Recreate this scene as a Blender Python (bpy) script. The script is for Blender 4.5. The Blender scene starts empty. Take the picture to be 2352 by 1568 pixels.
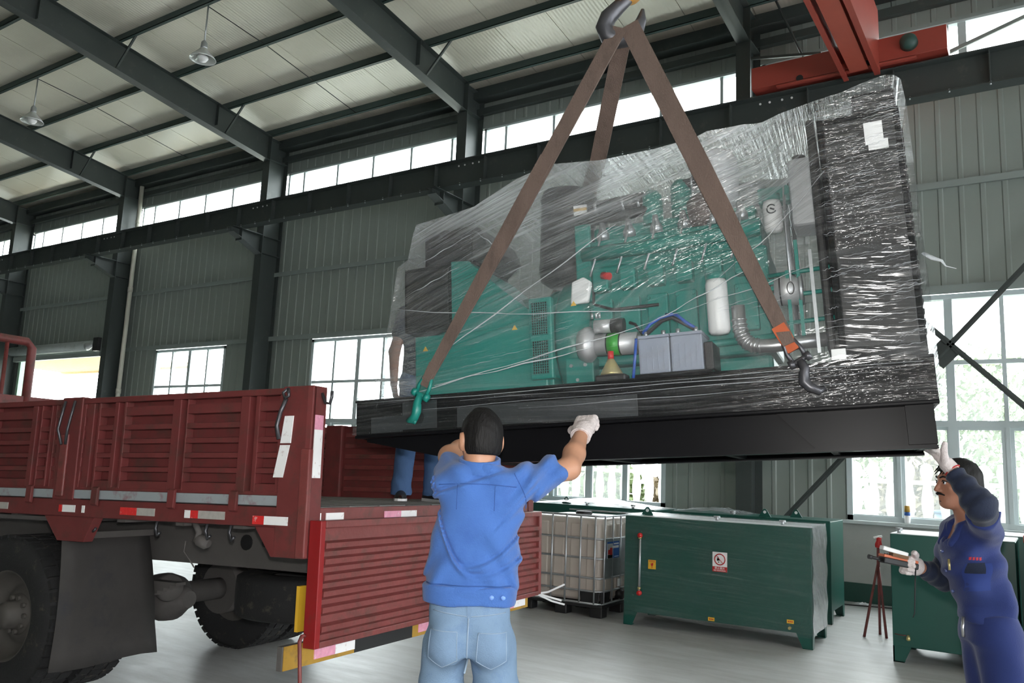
import bpy, math, random
import numpy as np
from mathutils import Vector, Matrix
random.seed(7)
S = bpy.context.scene
COL = S.collection

# ------------------------------------------------------------------ camera
F_PX = 1880.0
CAM_R = ((0.8387, 0.5430, 0.0423), (0.0490, -0.1524, 0.9871), (0.5424, -0.8258, -0.1544))
pit, rol, yaw = math.radians(8.85), math.radians(2.45), math.radians(33.3)
fw = Vector((-math.sin(yaw) * math.cos(pit), math.cos(yaw) * math.cos(pit), math.sin(pit)))
rt = Vector((math.cos(yaw), math.sin(yaw), 0)); up = rt.cross(fw)
r2 = rt * math.cos(rol) + up * math.sin(rol); u2 = -rt * math.sin(rol) + up * math.cos(rol)
cd = bpy.data.cameras.new('camera'); cam = bpy.data.objects.new('camera', cd); COL.objects.link(cam)
cd.sensor_width = 36.0; cd.lens = F_PX / 2352 * 36.0; cd.clip_start = 0.05; cd.clip_end = 500
cam.matrix_world = Matrix(((r2.x, u2.x, -fw.x, 0), (r2.y, u2.y, -fw.y, 0), (r2.z, u2.z, -fw.z, 1.55), (0, 0, 0, 1)))
S.camera = cam

# ------------------------------------------------------------------ sky, flash, exposure
W = bpy.data.worlds.new('overcast_sky'); S.world = W; W.use_nodes = True
wn = W.node_tree.nodes; wl = W.node_tree.links
bg = wn['Background']; bg.inputs['Color'].default_value = (0.93, 0.97, 1.0, 1); bg.inputs['Strength'].default_value = 13.0
def lamp(name, kind, loc, energy, color=(1, 1, 1), **kw):
    d = bpy.data.lights.new(name, kind); d.energy = energy; d.color = color
    for a, b in kw.items(): setattr(d, a, b)
    o = bpy.data.objects.new(name, d); COL.objects.link(o); o.location = loc
    return o
# the photograph was taken with the camera's flash
fl = lamp('camera_flash', 'SPOT', (0.0, 0.02, 1.66), 330, (1.0, 0.97, 0.93), shadow_soft_size=0.03, spot_size=math.radians(95), spot_blend=0.6)
fl.rotation_euler = (fw + Vector((0, 0, -0.04))).to_track_quat('-Z', 'Y').to_euler()
S.view_settings.view_transform = 'Standard'; S.view_settings.look = 'None'
S.view_settings.gamma = 1.0; S.view_settings.use_curve_mapping = False; S.view_settings.exposure = 0.0

# ------------------------------------------------------------------ mesh helpers
class MB:
    def __init__(s): s.v = []; s.f = []; s.sm = []
    def add(s, vs, fs, smooth=False):
        o = len(s.v); s.v += [tuple(p) for p in vs]
        for q in fs: s.f.append(tuple(i + o for i in q)); s.sm.append(smooth)
        return s
    def box(s, x0, x1, y0, y1, z0, z1):
        return s.add([(x0, y0, z0), (x1, y0, z0), (x1, y1, z0), (x0, y1, z0), (x0, y0, z1), (x1, y0, z1), (x1, y1, z1), (x0, y1, z1)],
                     [(0, 3, 2, 1), (4, 5, 6, 7), (0, 1, 5, 4), (1, 2, 6, 5), (2, 3, 7, 6), (3, 0, 4, 7)])
    def bar(s, a, b, w, h, upv=(0, 0, 1)):
        a = Vector(a); b = Vector(b); d = (b - a).normalized(); x = d.cross(Vector(upv))
        if x.length < 1e-4: x = d.cross(Vector((1, 0, 0)))
        x.normalize(); y = x.cross(d); vs = []
        for p in (a, b):
            for sx, sy in ((-1, -1), (1, -1), (1, 1), (-1, 1)): vs.append(p + x * sx * w / 2 + y * sy * h / 2)
        return s.add(vs, [(0, 1, 2, 3), (7, 6, 5, 4), (0, 4, 5, 1), (1, 5, 6, 2), (2, 6, 7, 3), (3, 7, 4, 0)])
    def prism(s, poly, ax, a, b, smooth=False):
        # poly: list of 2D points; ax: extrusion axis 0,1,2 ; other two axes in cyclic order
        n = len(poly); i1, i2 = {0: (1, 2), 1: (0, 2), 2: (0, 1)}[ax]; vs = []
        for t in (a, b):
            for p in poly:
                q = [0, 0, 0]; q[ax] = t; q[i1] = p[0]; q[i2] = p[1]; vs.append(q)
        s.add(vs, [tuple(range(n - 1, -1, -1)), tuple(range(n, 2 * n))])
        o = len(s.v) - 2 * n
        for i in range(n):
            j = (i + 1) % n; s.f.append((o + i, o + j, o + n + j, o + n + i)); s.sm.append(smooth)
        return s
    def tube(s, pts, r, n=10, closed=False, cap=True, flat=1.0):
        P = [Vector(p) for p in pts]; m = len(P); R = r if isinstance(r, (list, tuple)) else [r] * m
        T = []
        for i in range(m):
            if closed: T.append((P[(i + 1) % m] - P[i - 1]).normalized())
            else: T.append((P[min(i + 1, m - 1)] - P[max(i - 1, 0)]).normalized())
        a = T[0].orthogonal().normalized(); vs = []
        for i in range(m):
            a = (a - T[i] * a.dot(T[i])); a = a.normalized() if a.length > 1e-6 else T[i].orthogonal().normalized()
            b = T[i].cross(a)
            for j in range(n):
                t = 2 * math.pi * j / n; vs.append(P[i] + (a * math.cos(t) + b * math.sin(t) * flat) * R[i])
        fs = []
        for i in range(m if closed else m - 1):
            k = (i + 1) % m
            for j in range(n): fs.append((i * n + j, i * n + (j + 1) % n, k * n + (j + 1) % n, k * n + j))
        s.add(vs, fs, True)
        if cap and not closed:
            o = len(s.v) - m * n
            s.f.append(tuple(o + j for j in range(n - 1, -1, -1))); s.sm.append(False)
            s.f.append(tuple(o + (m - 1) * n + j for j in range(n))); s.sm.append(False)
        return s
    def cyl(s, a, b, r, n=16, r1=None): return s.tube([a, b], [r, r if r1 is None else r1], n)
    def lathe(s, prof, c, ax, n=24, cap=True):
        c = Vector(c); ax = Vector(ax).normalized(); a = ax.orthogonal().normalized(); b = ax.cross(a); vs = []; m = len(prof)
        for r, z in prof:
            for j in range(n):
                t = 2 * math.pi * j / n; vs.append(c + ax * z + (a * math.cos(t) + b * math.sin(t)) * max(r, 1e-5))
        fs = [(i * n + j, i * n + (j + 1) % n, (i + 1) * n + (j + 1) % n, (i + 1) * n + j) for i in range(m - 1) for j in range(n)]
        s.add(vs, fs, True)
        o = len(s.v) - m * n
        if cap and prof[0][0] > 1e-4: s.f.append(tuple(o + j for j in range(n - 1, -1, -1))); s.sm.append(False)
        if cap and prof[-1][0] > 1e-4: s.f.append(tuple(o + (m - 1) * n + j for j in range(n))); s.sm.append(False)
        return s
    def grid(s, rows, smooth=True, closed=False):
        m = len(rows); n = len(rows[0]); vs = [p for r in rows for p in r]
        fs = [(i * n + j, i * n + (j + 1) % n, (i + 1) * n + (j + 1) % n, (i + 1) * n + j) for i in range(m - 1) for j in range(n if closed else n - 1)]
        return s.add(vs, fs, smooth)
    def ribbon(s, pts, wvec, w, t):
        # strap: pts centre line, wvec width direction(s), w widths, t thickness
        P = [Vector(p) for p in pts]; m = len(P); rows = []
        Wd = [Vector(x).normalized() for x in (wvec if isinstance(wvec, list) else [wvec] * m)]
        ws = w if isinstance(w, list) else [w] * m
        for i in range(m):
            T = (P[min(i + 1, m - 1)] - P[max(i - 1, 0)]).normalized(); x = (Wd[i] - T * Wd[i].dot(T)).normalized(); y = T.cross(x)
            rows.append([P[i] + x * ws[i] / 2 + y * t / 2, P[i] - x * ws[i] / 2 + y * t / 2, P[i] - x * ws[i] / 2 - y * t / 2, P[i] + x * ws[i] / 2 - y * t / 2])
        s.grid(rows, False, True); o = len(s.v) - 4 * m
        s.f.append((o, o + 1, o + 2, o + 3)); s.f.append((o + 4 * m - 1, o + 4 * m - 2, o + 4 * m - 3, o + 4 * m - 4)); s.sm += [False, False]
        return s
    def mesh(s, name):
        me = bpy.data.meshes.new(name); me.from_pydata(s.v, [], s.f); me.polygons.foreach_set('use_smooth', s.sm); me.update(); return me
    def build(s, name, mat, parent=None, bevel=0, **tags):
        return link(name, s.mesh(name), mat, parent, bevel, **tags)
def link(name, me, mat, parent=None, bevel=0, **tags):
    o = bpy.data.objects.new(name, me); COL.objects.link(o)
    if mat is not None and not me.materials: me.materials.append(mat)
    if parent is not None: o.parent = parent
    if bevel:
        m = o.modifiers.new('bevel', 'BEVEL'); m.width = bevel; m.segments = 2; m.limit_method = 'ANGLE'; m.angle_limit = 0.7
    for a, b in tags.items(): o[a] = b
    return o
def tag(o, label=None, category=None, group=None, kind=None):
    for a, b in (('label', label), ('category', category), ('group', group), ('kind', kind)):
        if b: o[a] = b
    return o
def thing(name, label, category, loc=(0, 0, 0), rotz=0, group=None, mat=None):
    o = bpy.data.objects.new(name, None); COL.objects.link(o); o.empty_display_size = 0.1
    if mat is not None: o.matrix_world = mat
    else: o.location = loc; o.rotation_euler = (0, 0, rotz)
    return tag(o, label, category, group)
def struct(name, mb, mat, bevel=0):
    o = mb.build(name, mat, None, bevel) if mb else thing(name, None, None)
    o['kind'] = 'structure'; return o
def frame_mat(o, x, y, z):
    x = Vector(x).normalized(); z = Vector(z); z = (z - x * z.dot(x)).normalized(); y = z.cross(x)
    return Matrix(((x.x, y.x, z.x, o[0]), (x.y, y.y, z.y, o[1]), (x.z, y.z, z.z, o[2]), (0, 0, 0, 1)))
def text_mesh(body, size, ext=0.0008):
    cu = bpy.data.curves.new('lettering', 'FONT'); cu.body = body; cu.size = size; cu.align_x = 'CENTER'; cu.align_y = 'CENTER'; cu.extrude = ext; cu.resolution_u = 2
    t = bpy.data.objects.new('lettering', cu); COL.objects.link(t); bpy.context.view_layer.update()
    me = bpy.data.meshes.new_from_object(t.evaluated_get(bpy.context.evaluated_depsgraph_get()))
    bpy.data.objects.remove(t); bpy.data.curves.remove(cu); me.materials.clear(); return me

# ------------------------------------------------------------------ materials
def newmat(name):
    m = bpy.data.materials.new(name); m.use_nodes = True; nt = m.node_tree
    return m, nt.nodes, nt.links, nt.nodes['Principled BSDF']
def pbr(name, col, rough=0.5, metal=0.0, var=0.12, vscale=5.0, bump=0.0, bscale=60.0, dirt=None, dscale=3.0, damt=0.5, stretch=(1, 1, 1), spec=0.5, coat=0.0, sheen=0.0, trans=0.0, alpha=None, coord='Object'):
    m, n, l, b = newmat(name)
    tc = n.new('ShaderNodeTexCoord'); mp = n.new('ShaderNodeMapping'); mp.inputs['Scale'].default_value = stretch; l.new(tc.outputs[coord], mp.inputs['Vector'])
    no = n.new('ShaderNodeTexNoise'); no.inputs['Scale'].default_value = vscale; no.inputs['Detail'].default_value = 5; no.inputs['Roughness'].default_value = 0.6; l.new(mp.outputs[0], no.inputs['Vector'])
    mx = n.new('ShaderNodeMix'); mx.data_type = 'RGBA'
    mx.inputs['A'].default_value = tuple(c * (1 - var) for c in col) + (1,); mx.inputs['B'].default_value = tuple(min(1, c * (1 + var)) for c in col) + (1,)
    l.new(no.outputs['Fac'], mx.inputs['Factor']); out = mx.outputs['Result']
    if dirt is not None:
        n2 = n.new('ShaderNodeTexNoise'); n2.inputs['Scale'].default_value = dscale; n2.inputs['Detail'].default_value = 8; n2.inputs['Roughness'].default_value = 0.7; l.new(mp.outputs[0], n2.inputs['Vector'])
        rp = n.new('ShaderNodeValToRGB'); rp.color_ramp.elements[0].position = 0.62 - 0.2 * damt; rp.color_ramp.elements[1].position = 0.78 - 0.1 * damt
        l.new(n2.outputs['Fac'], rp.inputs['Fac']); m2 = n.new('ShaderNodeMix'); m2.data_type = 'RGBA'; m2.inputs['B'].default_value = tuple(dirt) + (1,)
        l.new(rp.outputs['Color'], m2.inputs['Factor']); l.new(out, m2.inputs['A']); out = m2.outputs['Result']
    l.new(out, b.inputs['Base Color'])
    b.inputs['Roughness'].default_value = rough; b.inputs['Metallic'].default_value = metal; b.inputs['Specular IOR Level'].default_value = spec
    b.inputs['Coat Weight'].default_value = coat; b.inputs['Sheen Weight'].default_value = sheen; b.inputs['Transmission Weight'].default_value = trans
    if alpha is not None: b.inputs['Alpha'].default_value = alpha
    if bump:
        nb = n.new('ShaderNodeTexNoise'); nb.inputs['Scale'].default_value = bscale; nb.inputs['Detail'].default_value = 4; l.new(mp.outputs[0], nb.inputs['Vector'])
        bp = n.new('ShaderNodeBump'); bp.inputs['Strength'].default_value = bump; bp.inputs['Distance'].default_value = 0.01
        l.new(nb.outputs['Fac'], bp.inputs['Height']); l.new(bp.outputs[0], b.inputs['Normal'])
    return m
M = {}
M['steel_dark'] = pbr('dark_grey_green_steel_paint', (0.045, 0.055, 0.053), 0.45, 0, 0.15, 2, dirt=(0.09, 0.09, 0.08), dscale=4, damt=0.2)
M['purlin'] = pbr('dark_green_purlin_paint', (0.045, 0.075, 0.07), 0.45, 0, 0.15, 2)
M['sheet'] = pbr('grey_green_wall_sheet', (0.265, 0.30, 0.275), 0.5, 0, 0.08, 0.6)
M['girt'] = pbr('grey_green_girt_paint', (0.26, 0.30, 0.285), 0.4, 0, 0.1, 2)
M['plaster'] = pbr('grey_plaster', (0.34, 0.35, 0.33), 0.85, 0, 0.12, 3, bump=0.2, bscale=50)
M['skirting'] = pbr('dark_green_skirting_paint', (0.012, 0.05, 0.038), 0.35, 0, 0.2, 4)
M['sill'] = pbr('pale_grey_sill', (0.45, 0.5, 0.5), 0.5, 0, 0.15, 4, dirt=(0.22, 0.22, 0.2), dscale=6, damt=0.3)
M['pvc'] = pbr('pale_grey_window_frame', (0.55, 0.62, 0.63), 0.4, 0, 0.06, 3)
M['pipe'] = pbr('cream_plastic_pipe', (0.62, 0.6, 0.52), 0.45, 0, 0.1, 2)
M['red'] = pbr('faded_red_truck_paint', (0.165, 0.036, 0.035), 0.5, 0, 0.25, 5, bump=0.06, bscale=25, dirt=(0.085, 0.040, 0.033), dscale=6, damt=0.6, spec=0.3)
M['red_bright'] = pbr('bright_red_truck_paint', (0.27, 0.010, 0.012), 0.35, 0, 0.15, 4, dirt=(0.14, 0.05, 0.035), dscale=9, damt=0.25)
M['red_worn'] = pbr('rusty_red_truck_paint', (0.20, 0.045, 0.042), 0.45, 0, 0.3, 8, bump=0.15, bscale=40, dirt=(0.085, 0.042, 0.032), dscale=7, damt=0.6)
M['grey_worn'] = pbr('peeled_grey_primer', (0.33, 0.36, 0.38), 0.5, 0, 0.1, 6, dirt=(0.22, 0.035, 0.035), dscale=7, damt=0.4)
M['crane_red'] = pbr('crane_red_oxide_paint', (0.30, 0.05, 0.035), 0.38, 0, 0.15, 2)
M['rubber'] = pbr('black_tyre_rubber', (0.016, 0.016, 0.017), 0.8, 0, 0.3, 8, bump=0.3, bscale=80, dirt=(0.10, 0.085, 0.065), dscale=12, damt=0.25)
M['mudflap'] = pbr('dusty_rubber_mudflap', (0.052, 0.048, 0.046), 0.85, 0, 0.35, 4, dirt=(0.035, 0.035, 0.04), dscale=5, damt=0.4)
M['chassis'] = pbr('dusty_grey_chassis', (0.105, 0.096, 0.092), 0.8, 0, 0.25, 5, bump=0.15, bscale=60)
M['rim'] = pbr('dusty_wheel_rim', (0.085, 0.077, 0.07), 0.7, 0.2, 0.3, 7)
M['black'] = pbr('gloss_black_paint', (0.006, 0.006, 0.007), 0.34, 0, 0.2, 4, spec=0.07)
M['blackm'] = pbr('matt_black_plastic', (0.012, 0.012, 0.013), 0.5, 0, 0.2, 6)
M['teal'] = pbr('teal_engine_paint', (0.008, 0.20, 0.165), 0.38, 0, 0.15, 5)
M['tank'] = pbr('dark_green_tank_paint', (0.007, 0.072, 0.056), 0.35, 0, 0.12, 2)
M['steel'] = pbr('bare_steel', (0.55, 0.55, 0.56), 0.32, 0.9, 0.15, 8)
M['iron'] = pbr('dark_forged_iron', (0.10, 0.10, 0.11), 0.4, 0.7, 0.2, 9)
M['galv'] = pbr('galvanised_steel', (0.50, 0.52, 0.54), 0.42, 0.8, 0.2, 12)
M['alu'] = pbr('cast_aluminium', (0.60, 0.60, 0.61), 0.45, 0.6, 0.15, 10)
M['white'] = pbr('white_plastic', (0.78, 0.78, 0.78), 0.4, 0, 0.05, 4)
M['offwhite'] = pbr('greyish_white_sheet', (0.60, 0.62, 0.64), 0.5, 0, 0.1, 5)
M['batt'] = pbr('grey_battery_case', (0.27, 0.30, 0.37), 0.45, 0, 0.08, 6)
M['yellow'] = pbr('dirty_yellow_paint', (0.42, 0.24, 0.03), 0.5, 0, 0.2, 8, dirt=(0.12, 0.08, 0.04), dscale=8, damt=0.45)
M['orange'] = pbr('orange_hook_block_paint', (0.52, 0.24, 0.03), 0.45, 0, 0.2, 6)
M['gold'] = pbr('zinc_yellow_plating', (0.52, 0.44, 0.20), 0.35, 0.6, 0.25, 14)
M['redp'] = pbr('red_plastic', (0.55, 0.02, 0.02), 0.4, 0, 0.1, 6)
M['green_label'] = pbr('bright_green_label', (0.03, 0.32, 0.03), 0.4, 0, 0.1, 6)
M['bluecable'] = pbr('blue_cable', (0.02, 0.09, 0.42), 0.4, 0, 0.1, 6)
M['refl_w'] = pbr('white_reflective_tape', (0.95, 0.95, 0.95), 0.3, 0, 0.03, 30, dirt=(0.40, 0.22, 0.2), dscale=22, damt=0.25)
M['refl_r'] = pbr('red_reflective_tape', (0.75, 0.03, 0.03), 0.3, 0, 0.25, 40, dirt=(0.9, 0.75, 0.72), dscale=30, damt=0.2)
M['refl_p'] = pbr('pink_reflective_tape', (0.80, 0.35, 0.48), 0.3, 0, 0.25, 40, dirt=(0.9, 0.85, 0.85), dscale=30, damt=0.3)
M['refl_o'] = pbr('grimy_grey_tape', (0.45, 0.43, 0.40), 0.4, 0, 0.3, 30)
M['bed'] = pbr('worn_bed_floor', (0.19, 0.185, 0.18), 0.7, 0, 0.25, 5, bump=0.2, bscale=30, dirt=(0.09, 0.07, 0.06), dscale=4, damt=0.4, stretch=(0.4, 1.5, 1))
M['strap'] = pbr('brown_dirty_webbing', (0.135, 0.095, 0.078), 0.9, 0, 0.35, 7, bump=0.5, bscale=220, dirt=(0.055, 0.042, 0.036), dscale=5, damt=0.4, stretch=(1, 1, 0.35))
M['orange_rag'] = pbr('rusty_orange_strap_end', (0.42, 0.09, 0.03), 0.8, 0, 0.3, 12)
M['skin'] = pbr('tanned_skin', (0.46, 0.235, 0.145), 0.5, 0, 0.10, 9, bump=0.08, bscale=90)
M['skin2'] = pbr('weathered_skin', (0.36, 0.165, 0.105), 0.5, 0, 0.12, 9, bump=0.1, bscale=90)
M['hair'] = pbr('black_hair', (0.006, 0.0055, 0.0055), 0.62, 0, 0.3, 60, bump=0.5, bscale=160, stretch=(1, 1, 0.15), spec=0.25)
M['shirt'] = pbr('bright_blue_cotton', (0.046, 0.128, 0.385), 0.9, 0, 0.08, 4, bump=0.25, bscale=180, dirt=(0.030, 0.090, 0.31), dscale=3, damt=0.5, sheen=0.15)
M['shirt_dk'] = pbr('navy_work_cotton', (0.012, 0.027, 0.135), 0.85, 0, 0.15, 5, bump=0.18, bscale=180, sheen=0.15)
M['sleeve'] = pbr('dark_navy_sleeve_guard', (0.008, 0.015, 0.040), 0.85, 0, 0.2, 6, bump=0.2, bscale=150, sheen=0.1)
M['jeans'] = pbr('faded_blue_denim', (0.165, 0.255, 0.375), 0.9, 0, 0.2, 5, bump=0.25, bscale=260, dirt=(0.085, 0.155, 0.29), dscale=4, damt=0.5)
M['jeans_dk'] = pbr('dark_blue_denim', (0.055, 0.115, 0.25), 0.9, 0, 0.25, 6, bump=0.25, bscale=260)
M['glove'] = pbr('soiled_white_cotton_glove', (0.66, 0.59, 0.58), 0.9, 0, 0.08, 12, bump=0.5, bscale=160, dirt=(0.32, 0.25, 0.22), dscale=16, damt=0.3)
M['shoe'] = pbr('black_shoe_leather', (0.016, 0.016, 0.018), 0.5, 0, 0.2, 8)
M['plasticIBC'] = pbr('translucent_white_tote', (0.50, 0.44, 0.39), 0.4, 0, 0.08, 2)
M['paper'] = pbr('white_paper', (0.80, 0.80, 0.80), 0.6, 0, 0.04, 10)
M['yellow_lab'] = pbr('yellow_sticker', (0.72, 0.42, 0.03), 0.5, 0, 0.08, 10)
M['red_lab'] = pbr('red_print', (0.48, 0.02, 0.02), 0.5, 0, 0.05, 10)
M['blue_lab'] = pbr('blue_print', (0.02, 0.10, 0.36), 0.5, 0, 0.1, 10)
M['canopy'] = pbr('tan_canopy_sheet', (0.62, 0.47, 0.25), 0.5, 0, 0.08, 3)
M['baluster'] = pbr('white_concrete', (0.82, 0.82, 0.80), 0.7, 0, 0.05, 4)
M['ground'] = pbr('pale_yard_ground', (0.42, 0.42, 0.36), 0.9, 0, 0.2, 2)
M['leaf'] = pbr('light_green_leaves', (0.080, 0.115, 0.038), 0.6, 0, 0.6, 3)
M['leaf_red'] = pbr('reddish_leaves', (0.12, 0.092, 0.05), 0.6, 0, 0.6, 5)
M['bark'] = pbr('bark', (0.12, 0.09, 0.06), 0.9, 0, 0.3, 8)
M['bluedrum'] = pbr('blue_plastic', (0.025, 0.075, 0.14), 0.4, 0, 0.1, 4)
M['lampglass'] = pbr('clear_lamp_shade', (0.55, 0.57, 0.55), 0.15, 0.2, 0.1, 4)

def ceiling_mat():
    m, n, l, b = newmat('cream_roof_panel')
    tc = n.new('ShaderNodeTexCoord'); sx = n.new('ShaderNodeSeparateXYZ'); l.new(tc.outputs['Object'], sx.inputs[0])
    mu = n.new('ShaderNodeMath'); mu.operation = 'MULTIPLY'; mu.inputs[1].default_value = 2 * math.pi / 0.066; l.new(sx.outputs['X'], mu.inputs[0])
    sn = n.new('ShaderNodeMath'); sn.operation = 'SINE'; l.new(mu.outputs[0], sn.inputs[0])
    bp = n.new('ShaderNodeBump'); bp.inputs['Strength'].default_value = 0.35; bp.inputs['Distance'].default_value = 0.003; l.new(sn.outputs[0], bp.inputs['Height'])
    l.new(bp.outputs[0], b.inputs['Normal'])
    no = n.new('ShaderNodeTexNoise'); no.inputs['Scale'].default_value = 0.8; no.inputs['Detail'].default_value = 4; l.new(tc.outputs['Object'], no.inputs['Vector'])
    mx = n.new('ShaderNodeMix'); mx.data_type = 'RGBA'; mx.inputs['A'].default_value = (0.72, 0.69, 0.59, 1); mx.inputs['B'].default_value = (0.84, 0.80, 0.68, 1)
    l.new(no.outputs['Fac'], mx.inputs['Factor']); l.new(mx.outputs['Result'], b.inputs['Base Color']); b.inputs['Roughness'].default_value = 0.24
    return m
M['roof'] = ceiling_mat()

def floor_mat():
    m, n, l, b = newmat('grey_painted_concrete_floor')
    tc = n.new('ShaderNodeTexCoord')
    def noise(sc, det=6, st=(1, 1, 1), ro=0.6):
        mp = n.new('ShaderNodeMapping'); mp.inputs['Scale'].default_value = st; l.new(tc.outputs['Object'], mp.inputs['Vector'])
        q = n.new('ShaderNodeTexNoise'); q.inputs['Scale'].default_value = sc; q.inputs['Detail'].default_value = det; q.inputs['Roughness'].default_value = ro; l.new(mp.outputs[0], q.inputs['Vector']); return q
    a = noise(1.1, 8); c = noise(5, 8, (0.35, 1.6, 1), 0.7)
    mx = n.new('ShaderNodeMix'); mx.data_type = 'RGBA'; mx.inputs['A'].default_value = (0.40, 0.41, 0.405, 1); mx.inputs['B'].default_value = (0.58, 0.58, 0.57, 1); l.new(a.outputs['Fac'], mx.inputs['Factor'])
    rp = n.new('ShaderNodeValToRGB'); rp.color_ramp.elements[0].position = 0.40; rp.color_ramp.elements[1].position = 0.72; l.new(c.outputs['Fac'], rp.inputs['Fac'])
    m2 = n.new('ShaderNodeMix'); m2.data_type = 'RGBA'; m2.blend_type = 'MULTIPLY'; m2.inputs['Factor'].default_value = 0.55; l.new(mx.outputs['Result'], m2.inputs['A'])
    inv = n.new('ShaderNodeValToRGB'); inv.color_ramp.elements[0].color = (1, 1, 1, 1); inv.color_ramp.elements[1].color = (0.62, 0.60, 0.57, 1); l.new(rp.outputs['Color'], inv.inputs['Fac']); l.new(inv.outputs['Color'], m2.inputs['B'])
    l.new(m2.outputs['Result'], b.inputs['Base Color']); 
    rr = n.new('ShaderNodeMapRange'); rr.inputs['To Min'].default_value = 0.28; rr.inputs['To Max'].default_value = 0.55; l.new(c.outputs['Fac'], rr.inputs['Value']); l.new(rr.outputs[0], b.inputs['Roughness'])
    bp = n.new('ShaderNodeBump'); bp.inputs['Strength'].default_value = 0.12; bp.inputs['Distance'].default_value = 0.01; l.new(c.outputs['Fac'], bp.inputs['Height']); l.new(bp.outputs[0], b.inputs['Normal'])
    return m
M['floor'] = floor_mat()

def schlick(n, l, normal=None, f0=0.035):
    lw = n.new('ShaderNodeLayerWeight'); lw.inputs['Blend'].default_value = 0.5
    if normal is not None: l.new(normal, lw.inputs['Normal'])
    pw = n.new('ShaderNodeMath'); pw.operation = 'POWER'; pw.inputs[1].default_value = 5.0; l.new(lw.outputs['Facing'], pw.inputs[0])
    ma = n.new('ShaderNodeMath'); ma.operation = 'MULTIPLY_ADD'; ma.inputs[1].default_value = 1 - f0; ma.inputs[2].default_value = f0; l.new(pw.outputs[0], ma.inputs[0])
    return ma.outputs[0]
def glass_mat():
    m, n, l, b = newmat('hazy_window_glass')
    n.remove(b); out = n['Material Output']
    tr = n.new('ShaderNodeBsdfTransparent'); tr.inputs['Color'].default_value = (0.95, 0.97, 0.96, 1)
    gl = n.new('ShaderNodeBsdfGlossy'); gl.inputs['Roughness'].default_value = 0.05
    df = n.new('ShaderNodeBsdfTranslucent'); df.inputs['Color'].default_value = (0.9, 0.95, 0.95, 1)
    no = n.new('ShaderNodeTexNoise'); no.inputs['Scale'].default_value = 3; no.inputs['Detail'].default_value = 6
    mr = n.new('ShaderNodeMapRange'); mr.inputs['To Min'].default_value = 0.03; mr.inputs['To Max'].default_value = 0.075; l.new(no.outputs['Fac'], mr.inputs['Value'])
    m1 = n.new('ShaderNodeMixShader'); l.new(mr.outputs[0], m1.inputs[0]); l.new(tr.outputs[0], m1.inputs[1]); l.new(df.outputs[0], m1.inputs[2])
    fr = schlick(n, l)
    m2 = n.new('ShaderNodeMixShader'); l.new(fr, m2.inputs[0]); l.new(m1.outputs[0], m2.inputs[1]); l.new(gl.outputs[0], m2.inputs[2])
    l.new(m2.outputs[0], out.inputs['Surface']); return m
M['glass'] = glass_mat()

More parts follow.
